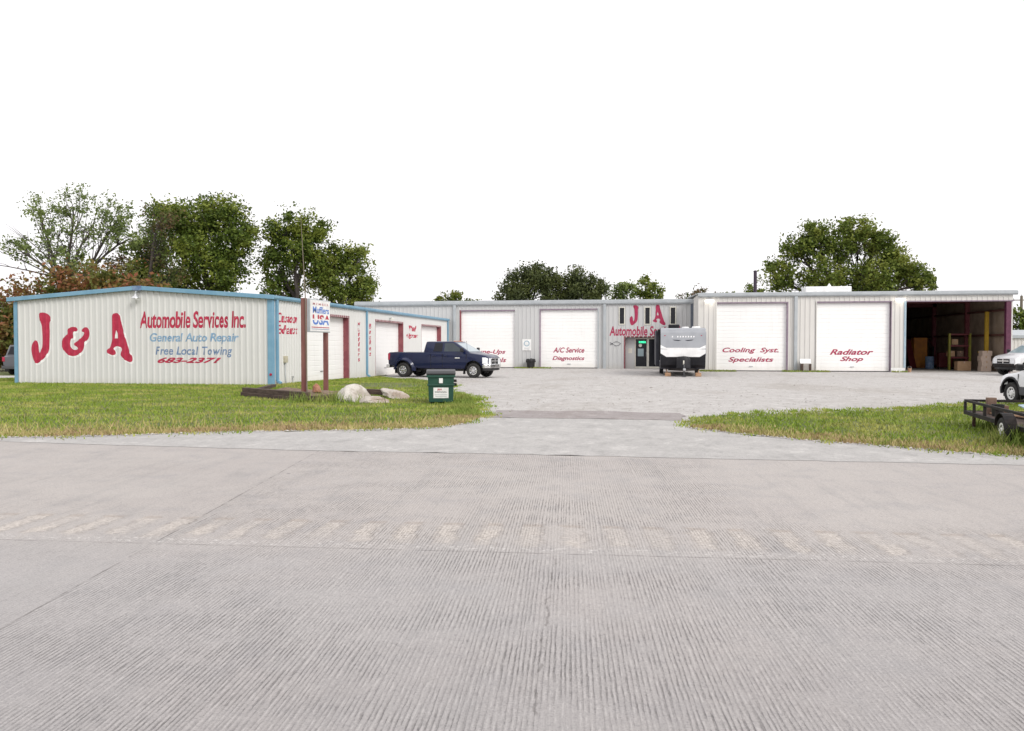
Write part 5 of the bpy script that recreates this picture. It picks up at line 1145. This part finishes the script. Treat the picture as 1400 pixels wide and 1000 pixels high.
tree('dark_tree', 'dark green tree mass behind the shed at the far right edge', (50, 108, zb),
     [(46.4, 108, 4.8, 2.4, 2, 1.6), (49.6, 108, 4.4, 2.4, 2, 1.8), (53, 108, 5.0, 2.6, 2, 2.0), (48, 107, 2.4, 3.4, 2, 1.8), (52, 107, 2.4, 3.4, 2, 1.8)], LF_dark, 6500, .22, 14, .3, 14, None, .34)
# ================================================================== grass
def inside(px, py, poly):
    r = np.zeros(len(px), bool); n = len(poly)
    for i in range(n):
        (x0, y0), (x1, y1) = poly[i], poly[(i + 1) % n]
        if y0 == y1: continue
        c = ((y0 > py) != (y1 > py)) & (px < (x1 - x0) * (py - y0) / (y1 - y0) + x0); r ^= c
    return r
def hv(y): t = np.clip((y - 30) / 13, 0, 1); return -.17 * t * t * (3 - 2 * t)
def blades(name, X, Y, mat, h0, w0, seed, label, z0=.0, lean=.45):
    rn = np.random.default_rng(seed); n = len(X); a = rn.uniform(0, 2 * np.pi, n); hh = h0 * rn.uniform(.45, 1.4, n); ww = w0 * rn.uniform(.7, 1.4, n)
    dx, dy = np.cos(a) * ww, np.sin(a) * ww; lx, ly = rn.normal(0, lean, n) * hh, rn.normal(0, lean, n) * hh; Z = hv(Y) + z0
    V = np.stack([np.stack([X - dx, Y - dy, Z], 1), np.stack([X + dx, Y + dy, Z], 1), np.stack([X + lx, Y + ly, Z + hh], 1)], 1).reshape(-1, 3)
    o = fastmesh(name, V, 3, M[mat]); return tag(o, label, 'grass', None, 'stuff')
rg = np.random.default_rng(77)
def scatter(poly, n, x0, x1, y0, y1, p=None):
    X = rg.uniform(x0, x1, n); Y = rg.uniform(y0, y1, n); k = inside(X, Y, poly)
    if p is not None: k &= rg.uniform(0, 1, n) < p(X, Y)
    k &= ~((X > XL - .02) & (X < XS + .02) & (Y > YF - .03)); k &= ~inside(X, Y, [(-11.9, 23.3), (-8.9, 21.1), (-7.9, 23.2), (-11.5, 25.4)])
    return X[k], Y[k]
vn = np.vectorize(lambda x, y: mnoise.noise(Vector((x * .8, y * .8, 3))))
bare_ = lambda X, Y: np.where(((X + 9.3) / 2.2) ** 2 + ((Y - 30.5) / 2.2) ** 2 < 1, .12, 1.)
X, Y = scatter(LAWN_L, 260000, -30, -3.2, 11.6, 44, bare_); blades('grass', X, Y, 'grass', .060, .013, 1, 'mown green grass of the left lawn')
X, Y = scatter(LAWN_R, 110000, .9, 18, 11.6, 27.5); blades('grass', X, Y, 'grass', .062, .012, 2, 'mown green grass of the right lawn')
def shrink_edge(poly, sgn):   # thin dry border along the road side
    out = []
    for i, (a, b) in enumerate(zip(poly, poly[1:])):
        L = math.hypot(b[0] - a[0], b[1] - a[1]); out.append((a, b, L))
    return out
def edgescatter(segs, n, wid, seed):
    rn = np.random.default_rng(seed); tot = sum(s[2] for s in segs); X = []; Y = []
    for a, b, L in segs:
        k = int(n * L / tot); t = rn.uniform(0, 1, k); o = np.abs(rn.normal(0, wid, k)) - .08
        nx, ny = -(b[1] - a[1]) / L, (b[0] - a[0]) / L
        X.append(a[0] + (b[0] - a[0]) * t + nx * o); Y.append(a[1] + (b[1] - a[1]) * t + ny * o)
    return np.concatenate(X), np.concatenate(Y)
X, Y = edgescatter(shrink_edge([(-24, 11.8)] + LAWN_L[1:10], 1), 20000, .55, 5); blades('dry_grass', X, Y, 'dry', .07, .012, 3, 'dry straw coloured grass along the road edge of the left lawn')
X, Y = edgescatter(shrink_edge(LAWN_R[2:10] + [(22, 11.62)], 1), 17000, .55, 6); blades('dry_grass', X, Y, 'dry', .07, .012, 4, 'dry straw coloured grass along the road edge of the right lawn')
X, Y = edgescatter(shrink_edge([(-24, 12.0)] + LAWN_L[1:8], 1), 900, 1.2, 15); blades('dry_grass', X, Y, 'dry', .2, .009, 13, 'tall seeding dry grass stems near the road on the left lawn')
X, Y = edgescatter(shrink_edge(LAWN_L[9:18], 1), 9000, .4, 7); blades('weeds', X, Y, 'weed', .10, .014, 5, 'weedy grass fringe between the left lawn and the gravel')
def stones(name, X, Y, r0, seed, label, z0=.0):
    rn = np.random.default_rng(seed); n = len(X); r = r0 * rn.lognormal(0, .4, n); O = np.array([[1, 0, 0], [0, 1, 0], [-1, 0, 0], [0, -1, 0], [.2, .1, .55], [0, 0, -.4]])
    Fx = np.array([[0, 1, 4], [1, 2, 4], [2, 3, 4], [3, 0, 4]]); a = rn.uniform(0, 6.3, n); ca_, sa_ = np.cos(a), np.sin(a)
    Vv = O[None] * r[:, None, None] * rn.uniform(.6, 1.3, (n, 6, 1)); Vx = Vv[:, :, 0] * ca_[:, None] - Vv[:, :, 1] * sa_[:, None] + X[:, None]; Vy = Vv[:, :, 0] * sa_[:, None] + Vv[:, :, 1] * ca_[:, None] + Y[:, None]
    Vz = Vv[:, :, 2] + (hv(Y) + z0)[:, None]; P3 = np.stack([Vx, Vy, Vz], 2).reshape(-1, 3)
    me = bpy.data.meshes.new(name); F = (Fx[None] + (np.arange(n) * 6)[:, None, None]).reshape(-1, 3)
    me.from_pydata(P3.tolist(), [], F.tolist()); me.materials.append(M['stone']); o = bpy.data.objects.new(name, me); COL.objects.link(o); return tag(o, label, 'gravel', None, 'stuff')
gS = NG('loose_stone'); M['stone'] = gS.set(Base_Color=gS.mix(gS.rnd(), (.24, .22, .20), (.56, .535, .51)), Roughness=.9)
LOT = [(-3.3, 19.3), (-4.1, 22.6), (-5.4, 25.3), (-7.2, 30), (-9, 33.6), (-13.9, 43), (-13.9, 59), (3.9, 59), (4, 54.4), (23, 54.4), (23, 30), (13, 26.6), (8.9, 24.3), (6.5, 22), (4.1, 20.7), (2.2, 19.4), (.97, 18.9)]
X, Y = scatter(LOT, 26000, -14, 23, 19, 58, lambda X, Y: np.clip(26 / Y - .35, .12, 1) * (.35 + .65 * (vn(X, Y) > -.05))); stones('loose_gravel', X, Y, .017, 31, 'loose pale stones lying over the gravel lot')
X, Y = edgescatter(shrink_edge(LAWN_L[1:16], 1), 4500, .16, 33); X2, Y2 = edgescatter(shrink_edge(LAWN_R[:9] + [(14, 11.62)], 1), 2500, .14, 34); X3, Y3 = edgescatter(shrink_edge(LAWN_R[12:], 1), 2500, .2, 35)
stones('loose_gravel', np.concatenate([X, X2, X3]) , np.concatenate([Y, Y2, Y3]) - .12, .015, 32, 'crumbs of stone along the ragged edges of the lawns', .012)
def tufts(segs, n, off, sd, seed):
    rn = np.random.default_rng(seed); tot = sum(q[2] for q in segs); X = []; Y = []
    for a, b, L in segs:
        for _ in range(max(1, int(n * L / tot))):
            t_ = rn.uniform(); o_ = rn.normal(off, sd); nx, ny = -(b[1] - a[1]) / L, (b[0] - a[0]) / L; k_ = rn.integers(12, 60); r_ = rn.uniform(.05, .16)
            X.append(a[0] + (b[0] - a[0]) * t_ + nx * o_ + rn.normal(0, r_, k_)); Y.append(a[1] + (b[1] - a[1]) * t_ + ny * o_ + rn.normal(0, r_ * 1.6, k_))
    return np.concatenate(X), np.concatenate(Y)
X, Y = tufts(shrink_edge(LAWN_L[9:17], 1), 220, -.06, .22, 41); X2, Y2 = tufts(shrink_edge(LAWN_R[12:], 1), 120, -.05, .2, 42); X3, Y3 = tufts(shrink_edge(LAWN_L[1:10], 1), 50, .02, .08, 43); X4, Y4 = tufts(shrink_edge(LAWN_R[1:9], 1), 40, .02, .08, 44)
blades('grass', np.concatenate([X, X2, X3, X4]), np.concatenate([Y, Y2, Y3, Y4]), 'grass', .055, .012, 14, 'stray tufts of grass spilling past the lawn edges')
# tall weeds
wx = np.concatenate([rg.normal(c_, s_, k_) for c_, s_, k_ in ((-8.25, .25, 260), (-8.0, .5, 200), (6.0, .18, 420), (6.4, .3, 350), (7.2, .5, 250), (10.9, .5, 200), (-9.0, .3, 120))])
wy = np.concatenate([rg.normal(c_, s_, k_) for c_, s_, k_ in ((21.9, .25, 260), (21.0, .12, 200), (13.75, .12, 420), (13.6, .25, 350), (16.6, .4, 250), (22.6, .3, 200), (20.9, .08, 120))])
blades('tall_weeds', wx, wy, 'weed', .27, .013, 8, 'tall weeds round the trailer wheel and the sign bed', lean=.35)
fx = []; fy = []
for x0_, x1_, y_, k_ in ((4.1, 6.4, 54.25, 900), (9.3, 12.2, 54.3, 1100), (-8.9, -6.2, 59.15, 700), (-14.0, -13.2, 59.1, 200), (16.0, 16.9, 54.4, 120)):
    fx.append(rg.uniform(x0_, x1_, k_)); fy.append(y_ - np.abs(rg.normal(0, .35, k_)))
blades('weeds', np.concatenate(fx), np.concatenate(fy), 'weed', .10, .03, 9, 'strips of weeds along the foot of the garage walls')
for ob in bpy.data.objects:
    if '_off' in ob: del ob['_off']
